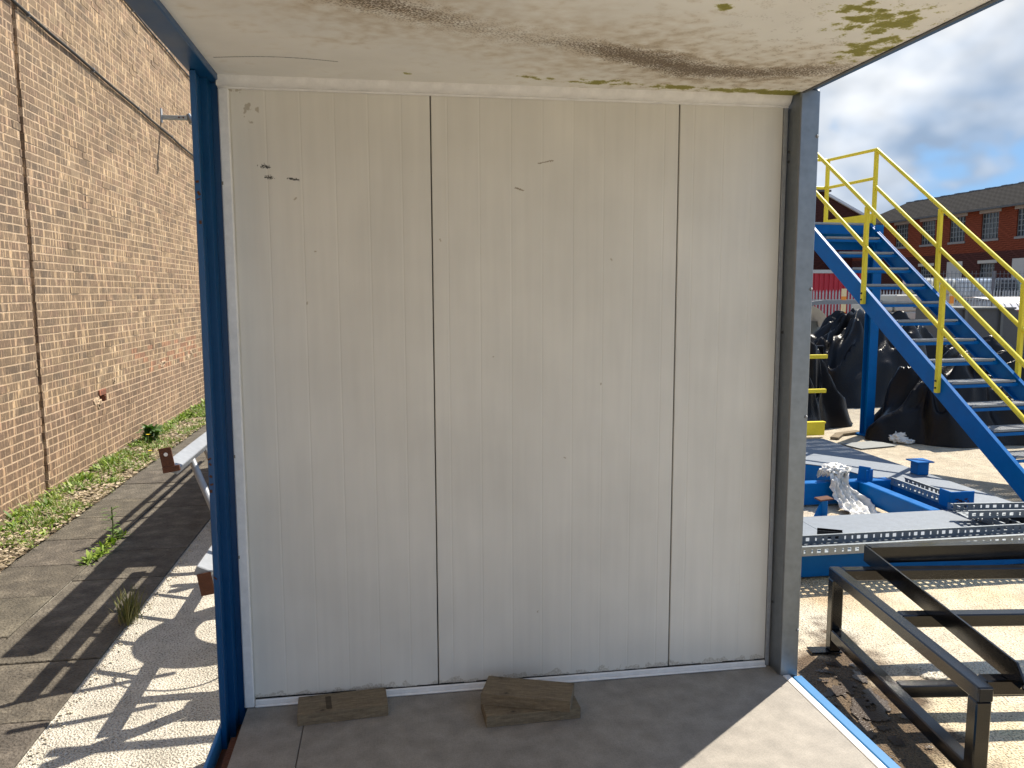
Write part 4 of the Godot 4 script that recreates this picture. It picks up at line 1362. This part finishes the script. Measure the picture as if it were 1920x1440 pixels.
	# small dark offcuts of channel on the near deck
	for q in [[3.55, -1.68, 0.5, "short dark channel offcut on the near deck beside the cabin post"], [5.05, -1.78, 0.35, "short dark channel offcut on the near deck's right end"]]:
		var m := MB.new()
		var o := Vector3(q[0], 0.001, q[1])
		var U := Vector3(cos(q[2]), 0, sin(q[2])); var V := Vector3(-sin(q[2]), 0, cos(q[2]))
		m.box(o + Vector3(0, 0.004, 0), Vector3(0.16, 0.006, 0.06), Basis(U, Vector3.UP, V))
		for s in [-1.0, 1.0]: m.box(o + V * 0.03 * s + Vector3(0, 0.024, 0), Vector3(0.16, 0.04, 0.004), Basis(U, Vector3.UP, V))
		solo("channel_offcut", m, mats.black_steel, o, q[3], "offcut")
	# plastic film bundled round the cross beam
	var W := thing("plastic_film", "crumpled white plastic film bundled round the blue cross beam", "plastic wrap", Vector3(4.42, G, -2.95))
	var fm := MB.new()
	var fno := noise(17, 1.0, 3)
	var prof := [[0.02, -3.27], [0.075, -3.25], [0.105, -3.19], [0.112, -3.12], [0.085, -3.07], [0.03, -3.045], [-0.03, -3.02], [-0.08, -2.99], [-0.12, -2.95], [-0.155, -2.88], [-0.18, -2.79], [-0.195, -2.68]]
	fm.grid(33, 40, func(i, j):
		var s: float = i / 3.0
		var k: int = mini(int(s), 10)
		var fr: float = s - k
		var y: float = lerpf(prof[k][0], prof[k + 1][0], fr); var z: float = lerpf(prof[k][1], prof[k + 1][1], fr)
		var t: float = j / 40.0
		var wide: float = 0.20 + 0.06 * sin(s * 0.9) - 0.012 * s
		var pl: float = 0.016 * sin(t * 31.0 + 1.5 * sin(s * 0.7)) + 0.05 * fno.get_noise_3d(t * 5.0, s * 0.5, 3.0)
		return Vector3(4.36 + wide * t + 0.018 * s * t + 0.02 * fno.get_noise_2d(s, t * 3.0), maxf(y + pl * 0.8, G + 0.0), z + pl))
	obj("drape", fm, mats.white_film, W)
	var kn := MB.new()
	blob(kn, Vector3(4.46, 0.10, -3.15), Vector3(0.12, 0.05, 0.09), 0.55, 31)
	obj("bunch", kn, mats.white_film, W)
	# loose blue bracket standing on the slab in the opening
	var Bk := thing("blue_bracket", "small loose blue bracket with a rusty cap standing inside the platform frame", "bracket", Vector3(4.12, G, -2.78))
	var pb := MB.new()
	pb.prism(PackedVector2Array([Vector2(-0.10, 0), Vector2(0.05, 0), Vector2(0.06, 0.15), Vector2(0.01, 0.15)]), Vector3(4.12, G - 0.008, -2.78), Vector3(0.9, 0, -0.4).normalized(), Vector3.UP, Vector3(0.006, 0, 0.014))
	pb.box(Vector3(4.14, G + 0.07, -2.75), Vector3(0.05, 0.15, 0.012), Basis(Vector3.UP, -0.9), 0.002)
	obj("web", pb, mats.blue, Bk)
	var cp := MB.new()
	cp.box(Vector3(4.15, G + 0.152, -2.78), Vector3(0.12, 0.012, 0.10), Basis(Vector3.BACK, 0.08), 0.003)
	obj("cap", cp, mats.rust, Bk)

# ------------------------------------------------------------------ black steel frame by the cabin
func build_black_frame():
	var o := Vector3(2.845, 0, -0.515)
	var e1 := Vector3(-0.128, 0, 0.992).normalized(); var e2 := Vector3(0.992, 0, 0.128).normalized()
	var T := thing("black_steel_frame", "low black box-section steel frame standing beside the cabin floor", "steel frame", o + e1 * 0.6 + e2 * 0.9 + Vector3(0, G, 0))
	var L := 1.27; var Wd := 1.95; var s := 0.058
	var pt := func(u: float, w: float, y: float) -> Vector3: return o + e1 * u + e2 * w + Vector3(0, y, 0)
	var bar := func(a: Vector3, b: Vector3, called: String):
		var m := MB.new(); m.beam(a, b, s, s, Vector3.UP, 0.005)
		return obj(called, m, mats.black_steel, T)
	var yt := 0.24 - s / 2
	bar.call(pt.call(0.0, 0.03, yt), pt.call(L, 0.03, yt), "top_rail")
	bar.call(pt.call(0.0, Wd, yt), pt.call(L, Wd, yt), "top_rail")
	for u in [0.03, 0.60, L - 0.08]: bar.call(pt.call(u, 0.062, yt - 0.001), pt.call(u, Wd - 0.031, yt - 0.001), "cross_rail")
	for u in [0.03, L - 0.035]:
		for w in [0.03, Wd]:
			var lg := MB.new()
			lg.beam(pt.call(u, w, G + 0.006), pt.call(u, w, 0.24 - s - 0.0005), s, s, e1, 0.005)
			var lo := obj("leg", lg, mats.black_steel, T)
			var fp := MB.new()
			fp.box(pt.call(u, w - 0.045, G + 0.0), Vector3(0.16, 0.010, 0.07), Basis(e2, Vector3.UP, e1), 0.002)
			obj("foot_plate", fp, mats.black_steel, lo)
	for w in [0.03, Wd]: bar.call(pt.call(0.06, w, -0.105), pt.call(L - 0.065, w, -0.105), "lower_rail")
	bar.call(pt.call(0.62, 0.062, -0.106), pt.call(0.62, Wd - 0.031, -0.106), "lower_cross_rail")
	var mouth := MB.new(); mouth.col = Color(0.1, 0.1, 0.1)
	mouth.box(pt.call(L + 0.0006, 0.03, yt), Vector3(s * 0.8, s * 0.8, 0.002), Basis(e2, Vector3.UP, e1))
	obj("tube_end", mouth, mats.rubber, T)
	# loose angle frame resting on top of it
	var A := thing("black_angle_frame", "loose black steel angle frame laid askew on top of the low frame", "steel frame", Vector3(3.05, 0.241, -0.1))
	var a0 := Vector3(3.07, 0.0, -0.56); var a1 := Vector3(2.815, 0.0, 0.80)
	var m := MB.new()
	var dd := (a1 - a0).normalized()
	var sd := Vector3.UP.cross(dd).normalized()
	m.prism(PackedVector2Array([Vector2(0, 0), Vector2(1.36, 0), Vector2(1.385, 0.03), Vector2(1.33, 0.085), Vector2(0, 0.085)]), a0 + Vector3(0, 0.2415, 0), dd, Vector3.UP, sd * 0.008)
	m.box(a0.lerp(a1, 0.5) + sd * 0.034 + Vector3(0, 0.2455, 0), Vector3(0.052, 0.007, 1.37), Basis(sd, Vector3.UP, dd))
	obj("angle", m, mats.black_steel, A)
	var b0 := Vector3(3.08, 0, -0.52); var b1 := Vector3(4.78, 0, -0.38)
	var db := (b1 - b0).normalized(); var sb := Vector3.UP.cross(db).normalized()
	var m2 := MB.new()
	m2.box(b0.lerp(b1, 0.5) + Vector3(0, 0.284, 0), Vector3(0.008, 0.085, 1.70), Basis(sb, Vector3.UP, db))
	m2.box(b0.lerp(b1, 0.5) + sb * 0.03 + Vector3(0, 0.3225, 0), Vector3(0.055, 0.007, 1.70), Basis(sb, Vector3.UP, db))
	obj("angle", m2, mats.black_steel, A)
	# stone in the yard
	var rng := RandomNumberGenerator.new(); rng.seed = 44
	var lump := MB.new()
	blob(lump, Vector3(3.22, G - 0.012, -0.16), Vector3(0.07, 0.018, 0.04), 0.5, 4, 12)
	solo("mortar_lump", lump, mats.concrete, Vector3(3.22, G - 0.012, -0.16), "flat lump of old mortar on the slab under the black frame", "lump")
	# fallen leaf at the right
	var lf := MB.new(); lf.col = Color(0.08, 0.05, 0.03)
	leaf(lf, Vector3(4.32, G + 0.0, -0.62), Vector3(0.9, 0.12, 0.4), 0.11, 0.03, 0.3)
	solo("dead_leaf", lf, mats.leaf, Vector3(4.32, G, -0.62), "curled dark dead leaf on the sunny concrete", "leaf")

func blob(mb: MB, ce: Vector3, r: Vector3, amp: float, sd: int, seg := 24):
	var f := noise(sd, 1.3, 3)
	mb.grid(seg, seg * 2, func(i, j):
		var a: float = PI * i / seg; var b: float = TAU * j / (seg * 2)
		var dr := Vector3(sin(a) * cos(b), cos(a), sin(a) * sin(b))
		var k := 1.0 + amp * f.get_noise_3dv(dr * 1.6)
		return ce + dr * r * k)

# sheeting thrown over a heap: creases run down from the top
func heap(called: String, label: String, ce: Vector3, rx: float, rz: float, h: float, sd: int, turn := 0.0, boxy := 2.6):
	var f := noise(sd, 1.0, 1)
	var f2 := noise(sd + 1, 1.0, 2)
	var m := MB.new()
	var nr := 44; var na := 150
	m.grid(nr, na, func(i, j):
		var s: float = float(i) / nr
		var a: float = TAU * (j % na) / na
		var dirv := Vector3(cos(a), 0, sin(a))
		var sq: float = pow(pow(absf(cos(a)), boxy) + pow(absf(sin(a)), boxy), -1.0 / boxy)
		var fold: float = f.get_noise_3d(dirv.x * 1.3, s * 1.1, dirv.z * 1.3)
		var crease: float = 1.0 - absf(f2.get_noise_3d(dirv.x * 1.5 + 5.0, s * 1.5, dirv.z * 1.5)) * 2.2
		var rr: float = sq * (pow(s, 0.75) * (0.84 + 0.22 * fold) + 0.10 * s * s)
		var y: float = h * (1.0 - pow(s, 2.2)) * (1.0 + 0.25 * f.get_noise_2d(dirv.x * s * 2.5, dirv.z * s * 2.5))
		y += h * 0.22 * s * (1.0 - s) * 4.0 * (crease - 0.6)
		var q := Vector3(cos(a) * rr * rx, maxf(y, 0.004 + 0.02 * maxf(fold, 0.0)), sin(a) * rr * rz)
		rr *= 1.0
		return ce + q.rotated(Vector3.UP, turn) + dirv * 0.05 * crease * s)
	return solo(called, m, mats.sheeting, ce, label, "tarpaulin")

func build_heaps():
	var rng := RandomNumberGenerator.new(); rng.seed = 21
	heap("sheeted_heap", "black plastic sheet heaped under the lower flight of the stairs", Vector3(7.95, G - 0.01, -5.95), 1.3, 0.72, 1.0, 101, 0.1)
	heap("sheeted_heap", "crumpled black plastic heap left of the blue stair leg", Vector3(6.05, G - 0.01, -7.05), 0.85, 0.62, 1.15, 211, 0.3)
	heap("sheeted_heap", "wide shiny black plastic cover over a machine behind the stair leg", Vector3(8.9, G - 0.01, -9.6), 1.75, 1.1, 1.35, 305, 0.15, 3.2)
	heap("sheeted_heap", "low black plastic cover beyond the stairs near the skip", Vector3(11.6, G - 0.01, -10.6), 1.9, 1.0, 0.9, 407, 0.0, 3.0)
	# steel machine parts piled behind
	for k in 5:
		var m := MB.new(); m.col = Color.WHITE
		var c := Vector3(7.0 + k * 0.52, G + 0.0, -11.2 + (k % 2) * 0.5)
		var hh := 0.75 + 0.18 * (k % 3)
		m.box(c + Vector3(0, hh / 2, 0), Vector3(0.46, hh, 0.5), Basis(Vector3.UP, k * 0.4), 0.02)
		m.tube([c + Vector3(-0.28, hh + 0.04, 0.1), c + Vector3(0.3, hh + 0.10, 0.15)], 0.07, 12)
		m.tube([c + Vector3(-0.1, hh * 0.6, 0.3), c + Vector3(0.0, hh * 0.62, 0.46)], 0.12, 14)
		solo("machine_part", m, mats.black_steel, c, "%s of the dark steel machine castings behind the sheeted heaps" % ["leftmost", "second", "third", "fourth", "rightmost"][k], "machine part", "machine castings")
	var H := thing("hub_plate", "grey drilled hub plate showing beside the blue stair leg", "machine part", Vector3(6.75, G, -7.75))
	var hp := MB.new(); hp.col = Color(0.6, 0.6, 0.62)
	hp.bx(6.50, 7.0, G, 0.86, -7.80, -7.74, 0.01)
	obj("plate", hp, mats.black_steel, H)
	var disc := MB.new()
	disc.tube([Vector3(6.72, 0.66, -7.739), Vector3(6.72, 0.66, -7.72)], 0.15, 24)
	obj("flange", disc, mats.galv_dull, H)
	var bore := MB.new()
	bore.tube([Vector3(6.72, 0.66, -7.7195), Vector3(6.72, 0.66, -7.715)], 0.06, 18)
	for k in 8:
		var a := TAU * k / 8
		bore.tube([Vector3(6.72 + 0.11 * cos(a), 0.66 + 0.11 * sin(a), -7.7195), Vector3(6.72 + 0.11 * cos(a), 0.66 + 0.11 * sin(a), -7.714)], 0.018, 8)
	obj("bore", bore, mats.rubber, H)
	# yellow barrier by the post
	var Y := thing("yellow_barrier", "yellow guard rail panel whose ends show beside the galvanised post", "barrier", Vector3(5.4, G, -6.2))
	for y in [0.83, 0.39]:
		var m := MB.new(); m.beam(Vector3(4.6, y, -6.2), Vector3(6.14, y, -6.2), 0.05, 0.05, Vector3.UP, 0.004)
		obj("rail", m, mats.yellow, Y)
	var tb := MB.new(); tb.bx(4.6, 6.14, -0.185, -0.02, -6.225, -6.175, 0.006); tb.bx(4.6, 6.15, -0.03, -0.008, -6.24, -6.17, 0.004)
	obj("toe_board", tb, mats.yellow, Y)
	for x in [4.7, 5.5]:
		var m := MB.new(); m.beam(Vector3(x, G, -6.26), Vector3(x, 0.9, -6.26), 0.05, 0.05, Vector3.RIGHT, 0.004)
		obj("post", m, mats.yellow, Y)
	# rags and scraps by the stair leg
	var R := MB.new()
	blob(R, Vector3(6.80, G + 0.07, -5.86), Vector3(0.07, 0.09, 0.06), 0.45, 9)
	blob(R, Vector3(6.84, G + 0.05, -5.70), Vector3(0.12, 0.07, 0.09), 0.5, 13)
	blob(R, Vector3(6.88, G + 0.02, -5.60), Vector3(0.10, 0.03, 0.08), 0.5, 15)
	solo("white_rag", R, mats.white_film, Vector3(6.84, G - 0.01, -5.7), "bunched white rag on the ground beside the blue stair leg", "rag")
	for k in 3:
		var m := MB.new(); m.col = Color(1.5, 1.4, 1.25)
		var c := [Vector3(6.55, G + 0.01, -6.30), Vector3(6.28, G + 0.01, -6.12), Vector3(7.35, G + 0.03, -6.75)][k] as Vector3
		m.box(c, Vector3(0.42 - 0.06 * k, 0.03, 0.10), Basis(Vector3.UP, 0.35 + 0.5 * k), 0.004)
		solo("scrap_plank", m, mats.timber, c + Vector3(0, -0.015, 0), ["pale scrap plank at the foot of the blue stair leg", "pale scrap plank before the crumpled black heap", "pale scrap plank behind the white rag"][k], "plank", "scrap planks")
	var sh := MB.new(); sh.col = Color(0.55, 0.55, 0.52)
	sh.box(Vector3(6.35, G + 0.002, -5.55), Vector3(0.55, 0.008, 0.34), Basis(Vector3.UP, 0.2))
	solo("metal_sheet", sh, mats.galv_dull, Vector3(6.35, G, -5.55), "flat grey metal sheet on the ground before the stair leg", "sheet")
	# pallet at the foot of the stairs
	var PL := thing("pallet", "timber pallet standing on the ground beyond the stair foot", "pallet", Vector3(9.4, G, -5.3))
	for k in 5:
		var m := MB.new(); m.bx(8.9, 10.0, G + 0.1, G + 0.125, -5.85 + k * 0.24, -5.72 + k * 0.24, 0.003)
		obj("board", m, mats.timber, PL)
	for k in 3:
		var m := MB.new(); m.bx(8.9 + k * 0.5, 9.0 + k * 0.5, G - 0.01, G + 0.099, -5.85, -4.76, 0.003)
		obj("bearer", m, mats.timber, PL)

# ------------------------------------------------------------------ steel stored behind the cabin on the left (mostly seen by its shadow)
func build_left_storage():
	var R := thing("galvanised_rack", "galvanised rail rack with rusty end plates poking out behind the blue post", "rack", Vector3(0.3, G, -1.8))
	var rail := func(a: Vector3, b: Vector3, s: float, called: String, m: Material):
		var mb := MB.new(); mb.beam(a, b, s, s * 0.62, Vector3(0.45, 1, 0).normalized(), 0.004)
		return obj(called, mb, m, R)
	var top = rail.call(Vector3(-0.485, 0.765, -1.045), Vector3(-0.485, 0.765, -2.75), 0.075, "rail", mats.galv_bright)
	var bot = rail.call(Vector3(-0.235, 0.385, -0.515), Vector3(-0.235, 0.385, -2.75), 0.075, "rail", mats.galv_bright)
	var p1 := MB.new()
	p1.box(Vector3(-0.505, 0.815, -1.040), Vector3(0.062, 0.115, 0.008), Basis(Vector3.BACK, 0.16), 0.002)
	p1.box(Vector3(-0.485, 0.762, -1.037), Vector3(0.085, 0.03, 0.012), Basis(Vector3.BACK, 0.16), 0.002)
	obj("end_plate", p1, mats.rust, top)
	var hole := MB.new(); hole.col = Color(1.2, 1.2, 1.2)
	hole.tube([Vector3(-0.508, 0.838, -1.0355), Vector3(-0.508, 0.838, -1.0335)], 0.010, 12)
	obj("bolt_hole", hole, mats.pvc, top)
	var p2 := MB.new()
	p2.box(Vector3(-0.222, 0.335, -0.510), Vector3(0.062, 0.105, 0.008), Basis(Vector3.BACK, 0.16), 0.002)
	obj("end_plate", p2, mats.rust, bot)
	for k in 4:
		var m := MB.new()
		var z := -1.40 - k * 0.34
		m.tube([Vector3(-0.475, 0.745, z), Vector3(-0.24, 0.40, z + 0.36)], 0.019, 12)
		obj("rung", m, mats.galv_bright, R)
	for q in [[0.12, -0.72], [0.12, -2.6], [1.15, -0.72], [1.15, -2.6]]:
		var m := MB.new(); m.beam(Vector3(q[0], G - 0.01, q[1]), Vector3(q[0], 1.26, q[1]), 0.06, 0.06, Vector3.RIGHT, 0.004)
		obj("upright", m, mats.galv, R)
	for q in [[0.385, -0.235], [0.765, -0.485], [1.23, 0.05]]:
		for z in [-0.79, -2.67]:
			if z > -1.0 and q[0] > 0.7 and q[0] < 1.0: continue
			var m := MB.new(); m.beam(Vector3(q[1], q[0] - 0.05, z), Vector3(1.2, q[0] - 0.05, z), 0.05, 0.04)
			obj("arm", m, mats.galv, R)
	# things lying on the rack
	var bar := func(a: Vector3, b: Vector3, w: float, h: float, m: Material, label: String):
		var mb := MB.new(); mb.beam(a, b, w, h, Vector3.UP, 0.004)
		solo("stored_bar", mb, m, (a + b) / 2 - Vector3(0, h / 2, 0), label, "steel bar", "bars stored behind the cabin")
	bar.call(Vector3(0.40, 1.23, -1.14), Vector3(-0.16, 1.23, -0.98), 0.035, 0.035, mats.black_steel, "nearest thin bar on the rack behind the cabin wall")
	bar.call(Vector3(0.40, 1.23, -1.45), Vector3(-0.20, 1.23, -1.27), 0.035, 0.035, mats.black_steel, "second thin bar on the rack behind the cabin wall")
	bar.call(Vector3(-0.38, 1.30, -1.78), Vector3(-0.38, 1.30, -3.3), 0.15, 0.10, mats.blue, "wide blue beam lying along the rack behind the cabin wall")
	bar.call(Vector3(-0.02, 1.30, -1.35), Vector3(-0.02, 1.30, -3.3), 0.08, 0.10, mats.blue, "narrow blue beam lying along the rack behind the cabin wall")
	var pl := MB.new()
	pl.prism(PackedVector2Array([Vector2(0.16, -0.86), Vector2(0.31, -0.99), Vector2(0.75, -0.99), Vector2(0.75, -0.69), Vector2(0.27, -0.68), Vector2(0.15, -0.69), Vector2(0.19, -0.72), Vector2(0.15, -0.74)]), Vector3(0, 0.59, 0), Vector3.RIGHT, Vector3.BACK, Vector3(0, 0.012, 0))
	solo("steel_plate", pl, mats.rust, Vector3(0.4, 0.59, -0.85), "cut steel plate on the rack behind the cabin wall", "plate")
	var ring := MB.new()
	var rp := []
	for k in 41:
		var a := TAU * k / 40
		rp.append(Vector3(0.10 + 0.26 * cos(a), 0.745 + 0.03 * sin(a * 2.0), -1.20 + 0.15 * sin(a)))
	ring.tube(rp, 0.007, 6, false)
	solo("cable_loop", ring, mats.rubber, Vector3(0.10, 0.72, -1.2), "loop of black cable hanging on the rack behind the cabin wall", "cable")
	var ty := MB.new()  # unseen; added to throw the rounded shadows on the ground
	for k in 2:
		var tp := []
		for j in 33:
			var a := TAU * j / 32
			tp.append(Vector3(0.32 + 0.30 * cos(a), 0.78 + k * 0.16, -1.75 + 0.30 * sin(a)))
		ty.tube(tp, 0.085, 10, false)
	solo("added_tyre_pair", ty, mats.rubber, Vector3(0.32, 0.70, -1.75), "two unseen black tyres added on the rack to cast curved shadows", "tyre")
	# unseen block added behind, sized to cast the dense shadow on the path
	var Sx := thing("added_stillage", "unseen blue stillage added to shade the path from behind the cabin's rear wall", "stillage", Vector3(0.3, G, -4.6))
	var sm := MB.new()
	sm.bx(-0.62, 1.25, G - 0.01, 1.10, -6.1, -3.0, 0.01)
	obj("box", sm, mats.blue, Sx)
	for y in [1.24, 1.42]:
		var m := MB.new(); m.tube([Vector3(-0.60, y, -3.72), Vector3(-0.60, y, -6.6)], 0.025, 10)
		obj("rail", m, mats.galv, Sx)
	for z in [-3.74, -4.3, -4.9, -5.5]:
		var m := MB.new(); m.tube([Vector3(-0.60, 1.09, z), Vector3(-0.60, 1.43, z)], 0.02, 8)
		obj("rail_post", m, mats.galv, Sx)
	# bucket at the far end of the path
	var Bu := thing("white_bucket", "white plastic bucket with wire handle at the far end of the path", "bucket", Vector3(-1.36, G, -7.6))
	var bm := MB.new()
	bm.tube([Vector3(-1.36, G + 0.005, -7.6), Vector3(-1.36, G + 0.15, -7.6), Vector3(-1.36, G + 0.29, -7.6)], 0.12, 18, true, 0.15)
	obj("pail", bm, mats.pvc, Bu)
	var hm := MB.new()
	var hp := []
	for k in 15:
		var a := PI * k / 14
		hp.append(Vector3(-1.36 + 0.15 * cos(a), G + 0.27 + 0.27 * sin(a), -7.6 + 0.05 * sin(a)))
	hm.tube(hp, 0.008, 6)
	obj("handle", hm, mats.rubber, Bu)

# ------------------------------------------------------------------ plants
func leaf(mb: MB, p: Vector3, dir: Vector3, len: float, wid: float, droop: float, seg := 3):
	var d := dir.normalized()
	var side := d.cross(Vector3.UP).normalized()
	if side.length() < 0.5: side = Vector3.RIGHT
	var prev := p; var pw := wid * 0.25
	var first := mb.v.size()
	for k in seg + 1:
		var t := float(k) / seg
		var q := p + d * len * t - Vector3.UP * droop * len * t * t
		var w := wid * sin(PI * clampf(0.12 + 0.86 * t, 0.0, 1.0)) * 0.5
		var nn := side.cross(d - Vector3.UP * 2.0 * droop * t).normalized()
		if nn.y < 0: nn = -nn
		mb.vert(q - side * w + Vector3.UP * w * 0.3, nn)
		mb.vert(q + side * w + Vector3.UP * w * 0.3, nn)
	for k in seg:
		var a := first + k * 2
		mb.idx.append_array([a, a + 2, a + 1, a + 1, a + 2, a + 3])

func rosette(mb: MB, rng: RandomNumberGenerator, p: Vector3, n: int, len: float, up: float):
	for k in n:
		var a := rng.randf() * TAU
		var t := rng.randf_range(0.75, 1.25)
		var y := rng.randf()
		mb.col = Color(lerpf(0.085, 0.26, y) * t, lerpf(0.17, 0.34, y) * t, lerpf(0.02, 0.035, y) * t)
		var l := len * rng.randf_range(0.55, 1.15)
		leaf(mb, p + Vector3(rng.randfn(0, 0.012), 0, rng.randfn(0, 0.012)), Vector3(cos(a), up * rng.randf_range(0.3, 1.6), sin(a)), l, l * rng.randf_range(0.12, 0.26), rng.randf_range(0.1, 0.55))

func build_weeds():
	var rng := RandomNumberGenerator.new(); rng.seed = 99
	var f := noise(55, 0.9, 3)
	# leaf litter and grit on the verge
	var lit := MB.new()
	for k in 9000:
		var x := rng.randf_range(WX + 0.02, -1.96); var z := rng.randf_range(-9.0, -1.2)
		var s := rng.randf_range(0.006, 0.022)
		var t := rng.randf_range(0.35, 1.2)
		lit.col = Color(0.52 * t, 0.42 * t, 0.29 * t)
		var B := Basis(Vector3.UP, rng.randf() * TAU) * Basis(Vector3.RIGHT, rng.randf_range(-0.5, 0.5))
		var c := Vector3(x, G + 0.016 + rng.randf() * 0.02, z)
		lit.quad(c + B * Vector3(-s, 0, -s * 0.4), c + B * Vector3(s, 0, -s * 0.4), c + B * Vector3(s * 0.8, s * 0.3, s * 0.4), c + B * Vector3(-s * 0.8, 0, s * 0.5), Vector3.UP)
	tag(obj("leaf_litter", lit, mats.leaf), "tan leaf litter scattered on the verge by the wall", "leaf litter", "", "stuff")
	var w := MB.new()
	for k in 2600:
		var z := rng.randf_range(-13.0, -0.8)
		var q := rng.randf()
		var x := WX + 0.05 + 0.52 * q
		var dens := f.get_noise_2d(x * 1.6, z * 1.1) + 0.22 * (1.0 if q < 0.4 else 0.0) + (0.15 if z < -5.5 else -0.02)
		if q > 0.93: dens += 0.12
		if dens < 0.02: continue
		var near := rng.randf()
		rosette(w, rng, Vector3(x, G + 0.015, z), rng.randi_range(6, 10), rng.randf_range(0.035, 0.10) * (1.25 if q < 0.35 else 0.8), 1.1)
		if rng.randf() < 0.35:
			for b in 9:
				var aa := rng.randf() * TAU
				var dry := rng.randf() < 0.3
				w.col = Color(0.34, 0.29, 0.13) if dry else Color(0.15, 0.23, 0.04)
				leaf(w, Vector3(x + rng.randfn(0, 0.02), G + 0.01, z + rng.randfn(0, 0.02)), Vector3(cos(aa) * 0.5, rng.randf_range(0.7, 1.8), sin(aa) * 0.5), rng.randf_range(0.05, 0.16), 0.005, 0.4)
	tag(obj("weeds", w, mats.leaf), "bright green low weeds growing along the foot of the wall", "weeds", "", "stuff")
	# distinct plants
	var plant := func(called: String, label: String, at: Vector3, fn: Callable):
		var m := MB.new()
		fn.call(m)
		return solo(called, m, mats.leaf, at, label, "plant")
	plant.call("dock_plant", "dark leafy dock plant rising among the wall weeds", Vector3(-2.34, G, -7.2), func(m):
		for k in 46:
			var a := rng.randf() * TAU
			m.col = Color(0.055, 0.12, 0.025) * rng.randf_range(0.8, 1.3)
			leaf(m, Vector3(-2.34 + rng.randfn(0, 0.03), G + rng.randf() * 0.16, -7.2 + rng.randfn(0, 0.05)), Vector3(cos(a), rng.randf_range(0.4, 2.0), sin(a)), rng.randf_range(0.14, 0.26), 0.06, 0.4, 4))
	plant.call("dandelion", "dandelion with a yellow flower near the path edge", Vector3(-2.12, G, -6.2), func(m):
		rosette(m, rng, Vector3(-2.12, G + 0.01, -6.2), 14, 0.16, 0.6)
		for q in [Vector3(-2.06, G + 0.09, -6.16), Vector3(-2.2, G + 0.2, -6.6)]:
			m.col = Color(0.16, 0.22, 0.05)
			m.tube([Vector3(q.x, G, q.z), q], 0.004, 5)
			for k in 18:
				var a := TAU * k / 18
				m.col = Color(0.75, 0.55, 0.02)
				leaf(m, q, Vector3(cos(a), 0.35, sin(a)), 0.026, 0.012, 0.0, 2))
	plant.call("path_weed", "leafy weed with an upright stem growing in the path joint", Vector3(-1.45, G, -2.9), func(m):
		for k in 16: rosette(m, rng, Vector3(-1.452 + rng.randfn(0, 0.02), G - 0.005, -2.52 - k * 0.045), 8, 0.11, 1.2)
		m.col = Color(0.10, 0.15, 0.04)
		m.tube([Vector3(-1.45, G, -3.0), Vector3(-1.44, G + 0.14, -3.0), Vector3(-1.45, G + 0.27, -3.02)], 0.005, 5)
		for k in 26:
			var a := rng.randf() * TAU
			m.col = Color(0.09, 0.16, 0.03)
			leaf(m, Vector3(-1.45, G + 0.02 + 0.25 * k / 26.0, -3.0), Vector3(cos(a), 0.5, sin(a)), 0.09, 0.016, 0.3))
	plant.call("grass_tuft", "tuft of long thin grass growing beside the slab joint", Vector3(-0.87, G, -1.46), func(m):
		for k in 150:
			var a := rng.randf() * TAU
			var y := rng.randf()
			m.col = Color(lerpf(0.07, 0.24, y), lerpf(0.10, 0.20, y), lerpf(0.02, 0.07, y))
			var l := rng.randf_range(0.12, 0.30)
			leaf(m, Vector3(-0.868 + rng.randfn(0, 0.02), G - 0.01, -1.46 + rng.randfn(0, 0.035)), Vector3(cos(a) * 0.5, rng.randf_range(0.9, 2.4), sin(a) * 0.5), l, 0.0045, 0.25, 5))
	plant.call("dry_stalks", "dry bent grass stalks against the brick near the joint", Vector3(-2.4, G, -4.1), func(m):
		for k in 26:
			m.col = Color(0.42, 0.34, 0.17)
			var a := rng.randf() * TAU
			leaf(m, Vector3(-2.42 + rng.randfn(0, 0.05), G, -4.1 + rng.randfn(0, 0.35)), Vector3(cos(a) * 0.6, 1.3, sin(a) * 0.6), rng.randf_range(0.18, 0.42), 0.004, 0.35, 5))
